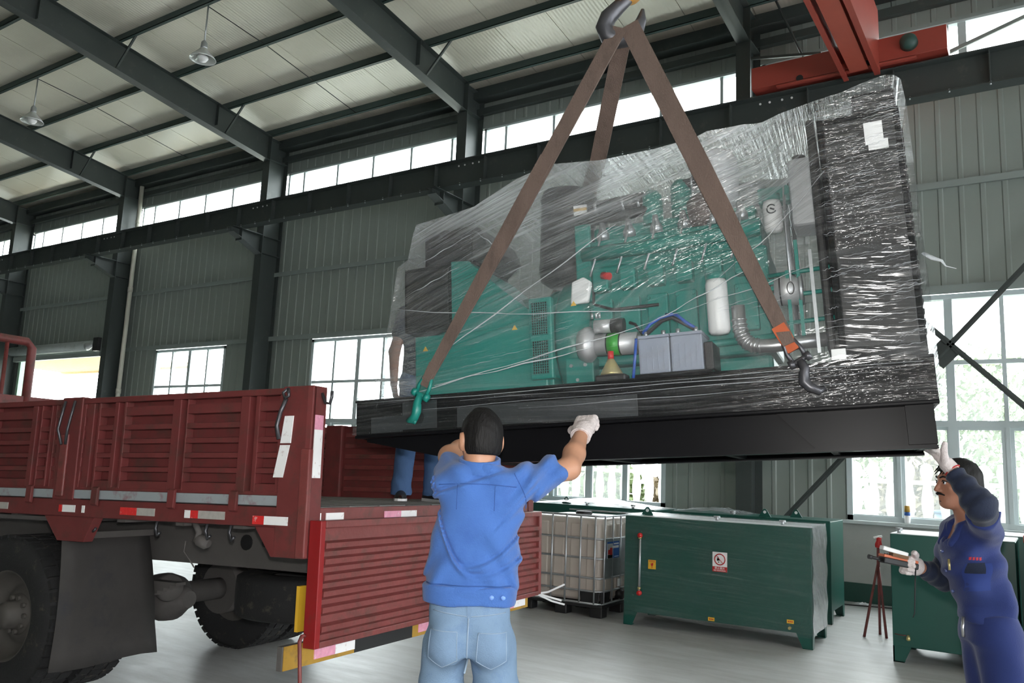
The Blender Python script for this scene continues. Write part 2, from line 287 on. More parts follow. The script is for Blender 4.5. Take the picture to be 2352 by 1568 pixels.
def film_mat(name, sc_u=1.0, sc_v=30.0, base=0.008, gain=0.40, bump=1.0, rough=0.11, f0=0.028):
    # stretch film: clear sheet with streaks of gathered, whiter film running along UV.x
    m, n, l, b = newmat(name)
    n.remove(b); out = n['Material Output']
    uv = n.new('ShaderNodeTexCoord')
    def noise(su, sv, det, ro=0.6, dist=0.0):
        mp = n.new('ShaderNodeMapping'); mp.inputs['Scale'].default_value = (su, sv, 1); l.new(uv.outputs['UV'], mp.inputs['Vector'])
        q = n.new('ShaderNodeTexNoise'); q.inputs['Scale'].default_value = 1.0; q.inputs['Detail'].default_value = det; q.inputs['Roughness'].default_value = ro; q.inputs['Distortion'].default_value = dist; l.new(mp.outputs[0], q.inputs['Vector']); return q
    a = noise(sc_u, sc_v, 4, 0.6, 0.15); c = noise(sc_u * 1.8, sc_v * 3.0, 3, 0.6); d = noise(1.3, 5.0, 4, 0.6)
    r1 = n.new('ShaderNodeValToRGB'); r1.color_ramp.elements[0].position = 0.48; r1.color_ramp.elements[1].position = 0.76; l.new(a.outputs['Fac'], r1.inputs['Fac'])
    r2_ = n.new('ShaderNodeValToRGB'); r2_.color_ramp.elements[0].position = 0.52; r2_.color_ramp.elements[1].position = 0.74; l.new(c.outputs['Fac'], r2_.inputs['Fac'])
    r3 = n.new('ShaderNodeValToRGB'); r3.color_ramp.elements[0].position = 0.35; r3.color_ramp.elements[1].position = 0.75; l.new(d.outputs['Fac'], r3.inputs['Fac'])
    def math_(op, x, y):
        q = n.new('ShaderNodeMath'); q.operation = op
        for i, s_ in enumerate((x, y)):
            if isinstance(s_, (int, float)): q.inputs[i].default_value = s_
            else: l.new(s_, q.inputs[i])
        return q.outputs[0]
    s1 = math_('ADD', math_('MULTIPLY', r1.outputs['Color'], 0.6), math_('MULTIPLY', r2_.outputs['Color'], 0.5))
    s2 = math_('MULTIPLY', s1, math_('ADD', math_('MULTIPLY', r3.outputs['Color'], 0.75), 0.3))
    at = n.new('ShaderNodeAttribute'); at.attribute_name = 'layer_haze'; lay = at.outputs['Fac']
    hz = math_('MULTIPLY', lay, math_('ADD', math_('MULTIPLY', a.outputs['Fac'], 0.9), math_('MULTIPLY', r3.outputs['Color'], 0.5)))
    fac = math_('MINIMUM', math_('ADD', math_('ADD', math_('MULTIPLY', s2, math_('ADD', math_('MULTIPLY', lay, 0.8), gain)), hz), math_('ADD', math_('MULTIPLY', r3.outputs['Color'], base), base * 0.6)), 0.9)
    h = math_('ADD', a.outputs['Fac'], math_('MULTIPLY', c.outputs['Fac'], 0.5))
    bp = n.new('ShaderNodeBump'); bp.inputs['Strength'].default_value = bump; bp.inputs['Distance'].default_value = 0.022; l.new(h, bp.inputs['Height'])
    tr = n.new('ShaderNodeBsdfTransparent'); tr.inputs['Color'].default_value = (0.97, 0.98, 0.98, 1)
    df = n.new('ShaderNodeBsdfDiffuse'); df.inputs['Color'].default_value = (0.80, 0.83, 0.86, 1); l.new(bp.outputs[0], df.inputs['Normal'])
    ts = n.new('ShaderNodeBsdfTranslucent'); ts.inputs['Color'].default_value = (0.80, 0.83, 0.86, 1)
    ms = n.new('ShaderNodeMixShader'); ms.inputs[0].default_value = 0.45; l.new(df.outputs[0], ms.inputs[1]); l.new(ts.outputs[0], ms.inputs[2])
    gl = n.new('ShaderNodeBsdfGlossy'); gl.inputs['Roughness'].default_value = rough; gl.inputs['Color'].default_value = (1, 1, 1, 1); l.new(bp.outputs[0], gl.inputs['Normal'])
    m1 = n.new('ShaderNodeMixShader'); l.new(fac, m1.inputs[0]); l.new(tr.outputs[0], m1.inputs[1]); l.new(ms.outputs[0], m1.inputs[2])
    fr = schlick(n, l, bp.outputs[0], f0)
    gf = math_('MINIMUM', math_('ADD', math_('MULTIPLY', fr, 1.2), math_('MULTIPLY', s2, 0.09)), 0.6)
    m2 = n.new('ShaderNodeMixShader'); l.new(gf, m2.inputs[0]); l.new(m1.outputs[0], m2.inputs[1]); l.new(gl.outputs[0], m2.inputs[2])
    l.new(m2.outputs[0], out.inputs['Surface']); return m
M['film'] = film_mat('stretch_film')
M['film_tank'] = film_mat('tank_stretch_film', 0.8, 40.0, 0.004, 0.26, 0.8, 0.12)
M['film_loose'] = film_mat('loose_plastic_sheet', 4, 9, 0.45, 0.6, 1.0, 0.2)
# ------------------------------------------------------------------ the hall
DW = 12.0                       # inner face of the far wall
COLX = [-3.555, -8.80, -14.18, -19.69, -25.15, -30.6, 1.80]
X0, X1 = -31.5, 8.0
def zr(Y): return 8.63 + 0.128 * (11.3 - Y)     # top of the rafters
floor = struct('floor', MB().box(X0, X1, -11, DW + 0.25, -0.15, 0.0), M['floor'])
# a crack wandering across the slab
rows = []
for i in range(40):
    t = i / 39; x = -2.6 + 4.4 * t * 0.5 + 0.03 * math.sin(7 * t) ; y = 3.2 + 3.6 * t + 0.025 * math.sin(23 * t) + 0.02 * math.sin(51 * t)
    wd = 0.004 + 0.004 * abs(math.sin(13 * t)); rows.append([(x - wd, y, 0.0015), (x + wd, y, 0.0015)])
MB().grid(rows, False).build('crack', M['blackm'], floor)

def sheet(mb, x0, x1, z0, z1, y=DW, per=0.25):
    k0 = math.floor(x0 / per); pr = []
    k = k0
    while k * per < x1 + per:
        b = k * per
        for dx, dy in ((0, 0), (0.16, 0), (0.175, -0.012), (0.220, -0.012), (0.235, 0)): pr.append((b + dx, y + dy))
        k += 1
    pr = [p for p in pr if x0 <= p[0] <= x1]; pr = [(x0, y)] + pr + [(x1, y)]
    mb.grid([[(p[0], p[1], z0) for p in pr], [(p[0], p[1], z1) for p in pr]], False)
wall = struct('wall_back', None, None)
WIN = [(-18.41, -15.73), (-12.93, -10.25), (-7.64, -4.95), (-2.32, 0.30)]
ZS, ZT = 1.07, 4.10
DOOR = (-24.72, -20.42)
bays = sorted(COLX + [X0, X1])
# masonry plinth with a painted skirting band
pl = MB()
for a, b in ((X0, DOOR[0]), (DOOR[1], X1)): pl.box(a, b, DW, DW + 0.24, 0.0, ZS - 0.05)
pl.build('plinth', M['plaster'], wall)
for a, b in ((X0, DOOR[0]), (DOOR[1], X1)): MB().box(a, b, DW - 0.012, DW, 0.0, 0.25).build('skirting_band', M['skirting'], wall)
for a, b in ((X0, DOOR[0]), (DOOR[1], X1)): MB().box(a, b, DW - 0.10, DW + 0.24, ZS - 0.05, ZS).build('sill_cap', M['sill'], wall, 0.01)
ops = sorted(WIN + [DOOR])
for i in range(len(bays) - 1):
    a, b = bays[i], bays[i + 1]; s = MB()
    sheet(s, a, b, ZT, 6.95); sheet(s, a, b, 7.92, 9.0)
    cur = a
    for o0, o1 in ops:
        if a < o0 < b:
            sheet(s, cur, o0, ZS, ZT); cur = o1
    sheet(s, cur, b, ZS, ZT)
    s.build('wall_sheet', M['sheet'], wall)
def girt(z, y, h=0.07, d=0.10, m='girt', a=X0, b=X1):
    g = MB(); g.box(a, b, y - d, y, z - h / 2, z + h / 2); g.box(a, b, y - d, y - d + 0.012, z - h / 2 - 0.02, z - h / 2)
    return g.build('girt', M[m], wall)
girt(5.574, DW - 0.02); girt(4.14, DW - 0.02, 0.08); girt(8.22, DW - 0.03, 0.10, 0.14, 'steel_dark')
girt(7.94, DW, 0.03, 0.05, 'girt')
# outer skin so that no daylight leaks through
MB().box(X0, X1, DW + 0.03, DW + 0.06, ZT, 6.95).build('outer_sheet', M['sheet'], wall)
MB().box(X0, X1, DW + 0.03, DW + 0.06, 7.92, 9.3).build('outer_sheet', M['sheet'], wall)
# eave strut, gutter
MB().box(X0, X1, 11.70, 11.95, 8.42, 8.62).build('eave_strut', M['steel_dark'], wall)
nw = MB().box(X0, X1, -11.0, -10.8, 0, 9.0)
wn_ = struct('wall_near', nw, M['sheet'])
wl_ = struct('wall_left', MB().box(X0 - 0.2, X0, -11, DW, 0, 10.6), M['sheet'])
wq = MB(); wq.box(X1, X1 + 0.2, -11, DW, 0, ZS); wq.box(X1, X1 + 0.2, -11, DW, ZT, 10.6)
cur = -11
for a_ in (-9, -4.5, 0, 4.5, 9): wq.box(X1, X1 + 0.2, cur, a_, ZS, ZT); cur = a_ + 2.6  # unseen openings added to let daylight in from the right
wq.box(X1, X1 + 0.2, cur, DW, ZS, ZT)
wr_ = struct('wall_right', wq, M['sheet'])

# windows -------------------------------------------------------------
def window(num, xa, xb, cols, zrows, sash_rows=(0,), open_cells=(), y=DW + 0.06, fw_=0.055):
    w = struct('window_%d' % num, None, None)
    fr = MB(); z0, z1 = zrows[0], zrows[-1]
    fr.box(xa, xa + fw_ * 1.3, y - 0.07, y + 0.05, z0, z1); fr.box(xb - fw_ * 1.3, xb, y - 0.07, y + 0.05, z0, z1)
    fr.box(xa, xb, y - 0.07, y + 0.05, z0, z0 + fw_ * 1.2); fr.box(xa, xb, y - 0.07, y + 0.05, z1 - fw_ * 1.2, z1)
    fr.build('window_frame', M['pvc'], w)
    for i, x in enumerate(cols[1:-1]):
        t = 0.10 if (len(cols) == 5 and i == 1) else 0.05
        MB().box(x - t / 2, x + t / 2, y - 0.05, y + 0.03, z0, z1).build('mullion', M['pvc'], w)
    for z in zrows[1:-1]:
        t = 0.08 if z < 2.6 else 0.055
        MB().box(xa, xb, y - 0.055, y + 0.03, z - t / 2, z + t / 2).build('transom', M['pvc'], w)
    for r in range(len(zrows) - 1):
        for c in range(len(cols) - 1):
            if (r, c) in open_cells: continue
            yy = y + (0.02 if c % 2 else -0.02)
            a, b, cc, d = cols[c] + 0.02, cols[c + 1] - 0.02, zrows[r] + 0.03, zrows[r + 1] - 0.03
            if r in sash_rows:
                s = MB(); t = 0.05
                s.box(a, a + t, yy - 0.02, yy + 0.02, cc, d); s.box(b - t, b, yy - 0.02, yy + 0.02, cc, d); s.box(a + t, b - t, yy - 0.02, yy + 0.02, cc, cc + t); s.box(a + t, b - t, yy - 0.02, yy + 0.02, d - t, d)
                sh = s.build('sash', M['pvc'], w)
            MB().box(a + 0.012, b - 0.012, yy - 0.003, yy + 0.003, cc + 0.012, d - 0.012).build('pane', M['glass'], w)
    return w
zrw = [ZS, 2.37, 3.17, ZT - 0.02]
def lin(a, b, n): return [a + (b - a) * i / n for i in range(n + 1)]
window(1, *WIN[0], lin(*WIN[0], 4), zrw)
window(2, *WIN[1], lin(*WIN[1], 4), zrw)
window(3, *WIN[2], lin(*WIN[2], 4), zrw, open_cells=((0, 3),))
window(4, *WIN[3], [-2.32, -1.67, -1.02, -0.41, 0.30], zrw)
k = 5
cs = sorted(COLX)
for i in range(len(cs) - 1):
    a, b = cs[i] + 0.12, cs[i + 1] - 0.12
    if b < -26: continue
    c = [a]; x = a + 0.48
    while x < b - 0.15: c.append(x); x += 1.03
    c.append(b)
    wi = window(k, a, b, c, [6.95, 7.92], sash_rows=(), y=DW + 0.03, fw_=0.04); k += 1
    if -3.6 < a < 0: MB().box(-0.76, -0.66, DW - 0.02, DW + 0.07, 6.95, 7.92).build('mullion', M['pvc'], wi)

# door opening with its roller shutter and the canopy outside -------------
d = struct('door_1', None, None)
dj = MB(); dj.box(DOOR[0] - 0.12, DOOR[0], DW - 0.1, DW + 0.28, 0, 4.05); dj.box(DOOR[1], DOOR[1] + 0.12, DW - 0.1, DW + 0.28, 0, 4.05); dj.build('jamb', pbr('pale_green_jamb', (0.35, 0.55, 0.42), 0.6), d)
MB().cyl((DOOR[0] - 0.35, 11.78, 4.29), (DOOR[1] + 0.1, 11.78, 4.29), 0.13, 20).build('shutter_roll', M['sill'], d)
MB().box(DOOR[0] - 0.1, DOOR[1], 11.72, 11.80, 3.98, 4.10).build('shutter_bottom_bar', M['girt'], d)
can = MB(); 
pr = []
xx = -27.2
while xx < -20.2:
    pr += [(xx, 4.08), (xx + 0.09, 4.08), (xx + 0.11, 4.05), (xx + 0.16, 4.05)]; xx += 0.18
can.grid([[(p[0], 12.3, p[1] + 0.04) for p in pr], [(p[0], 14.4, p[1]) for p in pr]], False)
can.box(-27.2, -20.2, 14.38, 14.45, 4.0, 4.18)
tag(can.build('door_canopy', M['canopy']), 'tan ribbed canopy outside above the open roller door', 'canopy')

# roof ---------------------------------------------------------------
ceil = struct('ceiling', None, None)
YR, YN = 1.0, -10.0
def roofpanel():
    b = MB(); z0 = zr(12.3) + 0.17; z1 = zr(YR) + 0.17
    b.prism([(12.3, z0), (YR, z1), (YR, z1 + 0.06), (12.3, z0 + 0.06)], 0, 0.006, 0.994); return b.mesh('roof_panel')
rp_ = roofpanel(); rp_.materials.append(M['roof'])
def roofpanel_blocking():  # unseen near slope, added only to block sky light
    b = MB(); z0 = zr(12.3) + 0.17; z1 = zr(YR) + 0.17
    b.prism([(YN - 1.2, z0), (YR, z1), (YR, z1 + 0.06), (YN - 1.2, z0 + 0.06)], 0, 0.006, 0.994); return b.mesh('roof_panel')
rp2 = roofpanel_blocking(); rp2.materials.append(M['roof'])
for i in range(int(X1 - X0) + 1):
    for me in (rp_, rp2):
        o = bpy.data.objects.new('roof_panel', me); COL.objects.link(o); o.parent = ceil; o.location = (X0 + i, 0, 0)
zb = zr(YR) + 0.24
MB().prism([(12.3, zr(12.3) + 0.235), (YR, zb), (YN - 1.2, zr(12.3) + 0.235), (YN - 1.2, zr(12.3) + 0.26), (YR, zb + 0.03), (12.3, zr(12.3) + 0.26)], 0, X0, X1).build('outer_roof', M['sheet'], ceil)
for Y in (11.45, 10.26, 9.02, 7.79, 6.55, 5.31, 4.07, 2.83, 1.59):
    z = zr(Y); b = MB()
    b.box(X0, X1, Y - 0.006, Y + 0.006, z, z + 0.17); b.box(X0, X1, Y - 0.06, Y, z, z + 0.01); b.box(X0, X1, Y, Y + 0.06, z + 0.16, z + 0.17); b.box(X0, X1, Y - 0.06, Y - 0.05, z, z + 0.025)
    b.build('purlin', M['purlin'], ceil)

# steel columns, rafters ---------------------------------------------
colname = {-3.555: 'dark steel column behind the wrapped load, nearest the red crane', -8.80: 'dark steel column rising just left of the lifting straps', -14.18: 'dark steel column between the two windows above the truck side',
           -19.69: 'dark steel column with the cream pipe beside it', -25.15: 'dark steel column left of the roller door', -30.6: 'dark steel column farthest along the hall', 1.80: 'dark steel column at the right end of the braced bay'}
rafname = {-3.555: 'dark steel roof rafter beside the red crane girder', -8.80: 'dark steel roof rafter over the middle of the hall, left of the hook', -14.18: 'long dark steel roof rafter crossing the top left of the hall',
           -19.69: 'dark steel roof rafter above the cream pipe', -25.15: 'short dark steel roof rafter at the left edge', -30.6: 'dark steel roof rafter farthest along the hall', 1.80: 'dark steel roof rafter right of the crane girder'}
for X in COLX:
    c = thing('steel_column', colname[X], 'column', (X, 11.66, 0), 0, 'columns along the window wall')
    MB().box(-0.11, 0.11, -0.26, -0.245, 0.02, 8.6).build('inner_flange', M['steel_dark'], c)
    MB().box(-0.11, 0.11, 0.245, 0.26, 0.02, 8.6).build('outer_flange', M['steel_dark'], c)
    MB().box(-0.006, 0.006, -0.245, 0.245, 0.02, 8.6).build('web', M['steel_dark'], c)
    MB().box(-0.16, 0.16, -0.32, 0.30, 0, 0.02).build('base_plate', M['steel_dark'], c)
    st = MB()
    for z in (6.33, 5.95, 8.08, 8.55): MB().box(-0.105, 0.105, -0.245, 0.245, z, z + 0.012).build('stiffener', M['steel_dark'], c)
    cb = MB()   # corbel carrying the crane beam
    cb.prism([(-0.26, 5.93), (-1.02, 6.24), (-1.02, 6.35), (-0.26, 6.35)], 0, -0.006, 0.006)
    cb.box(-0.1, 0.1, -1.04, -0.26, 6.34, 6.355); cb.bar((0, -0.26, 5.93), (0, -1.02, 6.24), 0.2, 0.012, (0, 0, 1)); cb.box(-0.1, 0.1, -0.80, -0.788, 6.1, 6.34)
    cb.build('corbel', M['steel_dark'], c)
    r = thing('roof_rafter', rafname[X], 'rafter', (X, 0, 0), 0, 'roof rafters')
    b = MB()
    for sgn in (1,):
        pts = [(11.4, 8.05, zr(11.4)), (9.2, 8.33, zr(9.2)), (6.0, 8.78, zr(6.0)), (YR, 9.42, zr(YR))]
        for (ya, ba, ta), (yb, bb, tb) in zip(pts[:-1], pts[1:]):
            b.prism([(ya, ba), (ya, ta), (yb, tb), (yb, bb)], 0, -0.005, 0.005)
            for z0, z1 in ((ba, bb), (ta - 0.012, tb - 0.012)):
                b.prism([(ya, z0), (ya, z0 + 0.012), (yb, z1 + 0.012), (yb, z1)], 0, -0.1, 0.1)
    b.build('tapered_beam', M['steel_dark'], r)
    st = MB()
    for Y in (10.0, 6.3): MB().box(-0.095, 0.095, Y, Y + 0.012, 8.33 if Y > 8 else 8.8, zr(Y) - 0.01).build('splice_plate', M['steel_dark'], r)
    nr = MB(); nr.prism([(YR, 9.42), (YR, zr(YR)), (YN, zr(11.4)), (YN, 8.1)], 0, -0.08, 0.08); nr.build('near_beam', M['steel_dark'], r)
    for Y, zb_ in ((10.26, 8.22), (7.79, 8.56), (5.31, 8.9)):
        MB().bar((0.0, Y, zb_), (0.55, Y, zr(Y) + 0.02), 0.035, 0.035, (0, 1, 0)).build('fly_brace', M['steel_dark'], r)

# crane runway beam ---------------------------------------------------
rb = thing('crane_runway_beam', 'long dark steel crane beam running below the high windows', 'beam', (0, 10.84, 0))
YB0, ZB0, ZB1 = 10.74, 6.355, 6.80
MB().box(X0, X1, -0.13, 0.13, ZB1 - 0.014, ZB1).build('top_flange', M['steel_dark'], rb)
MB().box(X0, X1, -0.11, 0.11, ZB0, ZB0 + 0.014).build('bottom_flange', M['steel_dark'], rb)
MB().box(X0, X1, -0.006, 0.006, ZB0 + 0.014, ZB1 - 0.014).build('web', M['steel_dark'], rb)
MB().box(X0, X1, -0.035, 0.035, ZB1, ZB1 + 0.05).build('rail', M['iron'], rb)
sm_ = MB().box(-0.006, 0.006, -0.105, -0.006, ZB0 + 0.014, ZB1 - 0.014).mesh('stiffener'); sm_.materials.append(M['steel_dark'])
x = X0 + 0.4
while x < X1:
    o = bpy.data.objects.new('stiffener', sm_); COL.objects.link(o); o.parent = rb; o.location = (x, 0, 0); x += 1.06
for X in COLX:
    for dx in (0.42, 0.55, 0.72, 0.85):
        MB().cyl((X + dx, -0.014, ZB1 - 0.07), (X + dx, 0.014, ZB1 - 0.07), 0.016, 8).build('bolt', M['white'], rb)
# bolts along the bottom flange
for i in range(60):
    X = -25 + i * 0.44
    MB().cyl((X, -0.09, ZB0 - 0.015), (X, -0.09, ZB0 + 0.03), 0.011, 6).build('bolt', M['galv'], rb)

# cross bracing in the right bay ---------------------------------------
xb_ = thing('cross_brace', 'dark steel cross bracing in front of the right window', 'brace', (-1.07, 11.72, 3.25))
for a, b in (((-2.36, 0, -2.60), (2.74, 0, 3.04)), ((2.74, 0, -2.64), (-2.36, 0, 2.66))):
    q = MB(); q.bar(a, b, 0.012, 0.09, (0, 1, 0)); 
    q.bar((a[0], -0.03, a[2]), (b[0], -0.03, b[2]), 0.07, 0.012, (0, 1, 0)); q.build('brace_bar', M['steel_dark'], xb_)
MB().prism([(-0.20, 0.0), (0, -0.2), (0.2, 0.0), (0, 0.2)], 1, -0.012, 0.0).build('centre_plate', M['steel_dark'], xb_)
ub = thing('upper_brace', 'slim steel brace crossing the high window at the right edge', 'brace', (-0.86, 11.6, 7.28))
MB().bar((0, 0, 0), (2.6, 0, 0.80), 0.03, 0.05).build('brace_bar', M['girt'], ub)
rb2 = thing('roof_tie_rod', 'thin tie rod slanting down beside the red crane girder', 'rod', (-2.73, 11.62, 7.70))
MB().tube([(0, 0, 0), (-0.47, 0, 1.22)], 0.018, 8).build('rod', M['steel_dark'], rb2)
MB().bar((0.25, 0, 0.0), (-0.75, -0.1, 0.12), 0.03, 0.04).build('angle', M['steel_dark'], rb2)
# cream downpipe
pp = thing('downpipe', 'cream plastic pipe running down beside the column', 'pipe', (-19.44, 11.76, 0))
MB().tube([(0, 0, 0.0), (0, 0, 8.4)], 0.055, 12).build('pipe', M['pipe'], pp)
for z in (3.0, 5.6, 7.4): MB().cyl((0, 0, z), (0, 0, z + 0.12), 0.064, 12).build('coupling', M['pipe'], pp)
# floodlight on the column by the door
fl_ = thing('floodlight', 'small floodlight fixed to the column above the roller door', 'floodlight', (-20.03, 11.35, 4.2))
MB().box(-0.02, 0.2, -0.05, 0.05, -0.16, 0.18).build('bracket_box', M['blackm'], fl_, 0.01)
MB().lathe([(0.03, 0), (0.05, 0.04), (0.09, 0.14), (0.095, 0.2)], (-0.05, -0.02, 0), (-1, -0.3, -0.3)).build('lamp_head', M['galv'], fl_)
# pendant lamps
def pendant(X, Y, zlow, label):
    p = thing('pendant_lamp', label, 'lamp', (X, Y, zlow), 0, 'pendant high-bay lamps'); h = zr(Y) - zlow
    MB().cyl((0, 0, 0.30), (0, 0, h), 0.013, 8).build('rod', M['galv'], p)
    MB().lathe([(0.03, 0.33), (0.05, 0.30), (0.055, 0.22), (0.06, 0.19)], (0, 0, 0), (0, 0, 1)).build('cap', M['galv'], p)
    MB().lathe([(0.06, 0.19), (0.11, 0.13), (0.19, 0.04), (0.215, 0.0), (0.21, 0.0), (0.185, 0.042), (0.105, 0.125), (0.05, 0.185)], (0, 0, 0), (0, 0, 1), 28, False).build('shade', M['lampglass'], p)
    MB().lathe([(0.03, 0.19), (0.05, 0.12), (0.085, 0.06), (0.09, 0.02), (0.06, -0.03), (0.0, -0.045)], (0, 0, 0), (0, 0, 1), 20).build('bulb', M['white'], p)
    MB().tube([(0, 0, h - 0.02), (0.02, 1.2, h - 0.13), (0.0, 3.6, h - 0.46)], 0.008, 6).build('cable', M['blackm'], p)
pendant(-11.55, 7.79, 8.10, 'pendant lamp hanging nearer, between the two long rafters')
pendant(-17.05, 7.79, 8.13, 'pendant lamp hanging farther left, under the roof')

# overhead crane -------------------------------------------------------
cr = thing('overhead_crane', 'red overhead travelling crane riding on the runway beam', 'crane', (-1.99, 10.80, 6.85))
ec = MB(); ec.box(-1.20, 1.20, -0.20, 0.16, 0.005, 0.32); ec.box(-0.86, 0.86, -0.22, -0.15, -0.04, -0.01); ec.box(-0.86, 0.86, 0.15, 0.18, -0.04, -0.01)
ec.build('end_carriage', M['crane_red'], cr, 0.008)
for x in (-1.02, 1.02): MB().cyl((x, -0.07, 0.11), (x, 0.07, 0.11), 0.105, 20).build('wheel', M['iron'], cr)
for x in (-0.55, 0.28): MB().cyl((x, -0.215, 0.02), (x, -0.19, 0.02), 0.045, 12).build('hole_cover', M['blackm'], cr)
MB().lathe([(0.0, -0.13), (0.08, -0.12), (0.10, -0.08), (0.105, 0.0)], (0.78, -0.2, 0.17), (0, 1, 0)).build('travel_motor', pbr('dark_green_motor', (0.02, 0.06, 0.05), 0.5), cr)
g = MB(); L = -19.6
g.prism([(-0.01, -0.12), (0.05, -0.12), (0.05, -0.10), (0.02, -0.06), (0.02, 0.75), (0.0, 0.75)], 1, L, -0.12)
g.prism([(0.36, -0.12), (0.43, -0.12), (0.43, -0.08), (0.42, 0.75), (0.40, 0.75), (0.40, -0.06)], 1, L, -0.12)
g.box(0.0, 0.42, L, -0.12, 0.74, 0.76); g.box(0.05, 0.40, L, -0.16, 0.10, 0.12)
g.build('girder', M['crane_red'], cr)
MB().box(0.10, 0.32, L, -0.30, -0.10, -0.085).build('bottom_flange', pbr('lighter_red_oxide', (0.36, 0.075, 0.05), 0.3), cr)
MB().box(0.20, 0.22, L, -0.30, -0.085, 0.10).build('flange_web', M['crane_red'], cr)
hz = MB(); hz.cyl((0.02, -7.7, -0.30), (0.42, -7.7, -0.30), 0.2, 24); hz.box(0.03, 0.41, -7.9, -7.5, -0.35, -0.1); hz.build('hoist_drum', M['orange'], cr, 0)

# outside ---------------------------------------------------------------
yard = struct('floor_yard', MB().box(-60, 25, DW + 0.25, 60, -0.35, -0.2), M['ground'])
fence = thing('balustrade', 'white concrete baluster fence seen through the windows', 'fence', (0, 15.6, -0.2))
bal = MB().lathe([(0.075, 0.0), (0.075, 0.1), (0.05, 0.16), (0.06, 0.3), (0.085, 0.55), (0.09, 0.75), (0.06, 1.0), (0.048, 1.1), (0.06, 1.2), (0.09, 1.4), (0.09, 1.55), (0.06, 1.75), (0.05, 1.82), (0.065, 1.86), (0.095, 1.95), (0.1, 2.03), (0.07, 2.11), (0.0, 2.15)], (0, 0, 0), (0, 0, 1), 10).mesh('baluster')
bal.materials.append(M['baluster'])
for i in range(120):
    o = bpy.data.objects.new('baluster', bal); COL.objects.link(o); o.parent = fence; o.location = (-27.5 + i * 0.28, 0, 0)
for z in (0.35, 1.78): MB().box(-28, 6.5, -0.03, 0.03, z, z + 0.07).build('rail', M['baluster'], fence)
MB().box(-28, 6.5, -0.15, 0.15, 0.0, 0.12).build('kerb', M['baluster'], fence)
def bush(loc, rx, ry, h, n, mat, label, name='shrub', cat='shrub', trunk=0.0, seed=1):
    rnd = random.Random(seed); t = thing(name, label, cat, loc); q = MB()
    for i in range(n):
        while True:
            p = Vector((rnd.uniform(-1, 1), rnd.uniform(-1, 1), rnd.uniform(-1, 1)))
            if 0.35 < p.length < 1: break
        c = Vector((p.x * rx, p.y * ry, trunk + (p.z * 0.5 + 0.5) * h)); a = Vector((rnd.uniform(-1, 1), rnd.uniform(-1, 1), rnd.uniform(-1, 1))).normalized(); b = a.orthogonal().normalized(); s = rnd.uniform(0.07, 0.13)
        q.add([c - a * s, c + b * s * 0.5, c + a * s, c - b * s * 0.5], [(0, 1, 2, 3)])
    q.build('foliage', mat, t, kind='stuff')
    MB().tube([(0, 0, 0), (0.03, 0, (trunk + h) * 0.7)], [0.06, 0.02], 7).build('stem', M['bark'], t)
for i, (x, y, rx, h, m, lab) in enumerate([(-6.6, 17.6, 1.0, 2.3, 'leaf_red', 'reddish shrub behind the fence, seen through the middle window'), (-4.2, 17.6, 1.1, 2.6, 'leaf', 'leafy green shrub behind the fence at the open window pane'), (-2.0, 17.7, 1.0, 2.4, 'leaf_red', 'reddish shrub behind the fence at the left of the braced window'),
        (0.1, 17.6, 1.0, 2.2, 'leaf', 'pale green shrub behind the fence, right of the worker\'s head'), (2.3, 17.6, 1.1, 2.5, 'leaf', 'green shrub behind the fence at the right edge'), (-9.0, 17.7, 1.2, 2.2, 'leaf', 'green shrub behind the fence, hidden mostly by the truck')]):
    bush((x, y, -0.2), rx, 0.9, h, 2600, M[m], lab, seed=i)
for i, (x, y, lab) in enumerate([(-1.8, 21.5, 'tall pale tree outside beyond the fence, behind the worker'), (3.8, 22.5, 'tall pale tree outside at the right edge of the window'), (-7.5, 23.5, 'tall pale tree outside beyond the middle window')]):
    bush((x, y, -0.2), 2.6, 2.2, 4.2, 3600, M['leaf'], lab, 'tree', 'tree', 0.9, 20 + i)
for i, (x, z, lab) in enumerate([(-2.18, -0.2, 'blue barrel outside behind the fence, left of the worker\'s face'), (-1.62, -0.2, 'blue barrel outside nearest the worker\'s face')]):
    t = thing('water_barrel', lab, 'barrel', (x, 16.25, z), 0, 'blue barrels outside')
    MB().lathe([(0.2, 0), (0.24, 0.03), (0.25, 0.3), (0.23, 0.34), (0.25, 0.38), (0.25, 0.75), (0.23, 0.79), (0.25, 0.83), (0.25, 1.12), (0.2, 1.2), (0.1, 1.22), (0.09, 1.3), (0, 1.3)], (0, 0, 0), (0, 0, 1), 20).build('body', M['bluedrum'], t)
    MB().cyl((0, 0, 1.3), (0, 0, 1.36), 0.1, 14).build('lid', M['bluedrum'], t)
# ------------------------------------------------------------------ the truck
# local frame: -x towards the cab, +x to the rear, y from the near side (0) to the far side, z up from the bed floor
TM = frame_mat((-3.159, 2.959, 1.307), (0.996, 0.084, 0.030), None, (-0.030, 0.003, 1.0))
truck = thing('cargo_truck', 'red flatbed cargo truck with its ribbed tailgate hanging open', 'truck', mat=TM)
TW, TH, TL = 2.56, 0.62, 6.0
MB().box(-TL, 0.0, 0.06, TW - 0.06, -0.05, 0.0).build('bed_floor', M['bed'], truck)
fl2 = MB()
for i in range(9):
    y = 0.12 + i * 0.27; fl2.box(-TL + 0.1, -0.02, y, y + 0.25, 0.0, 0.006 + 0.002 * (i % 3))
fl2.build('bed_planks', M['bed'], truck)
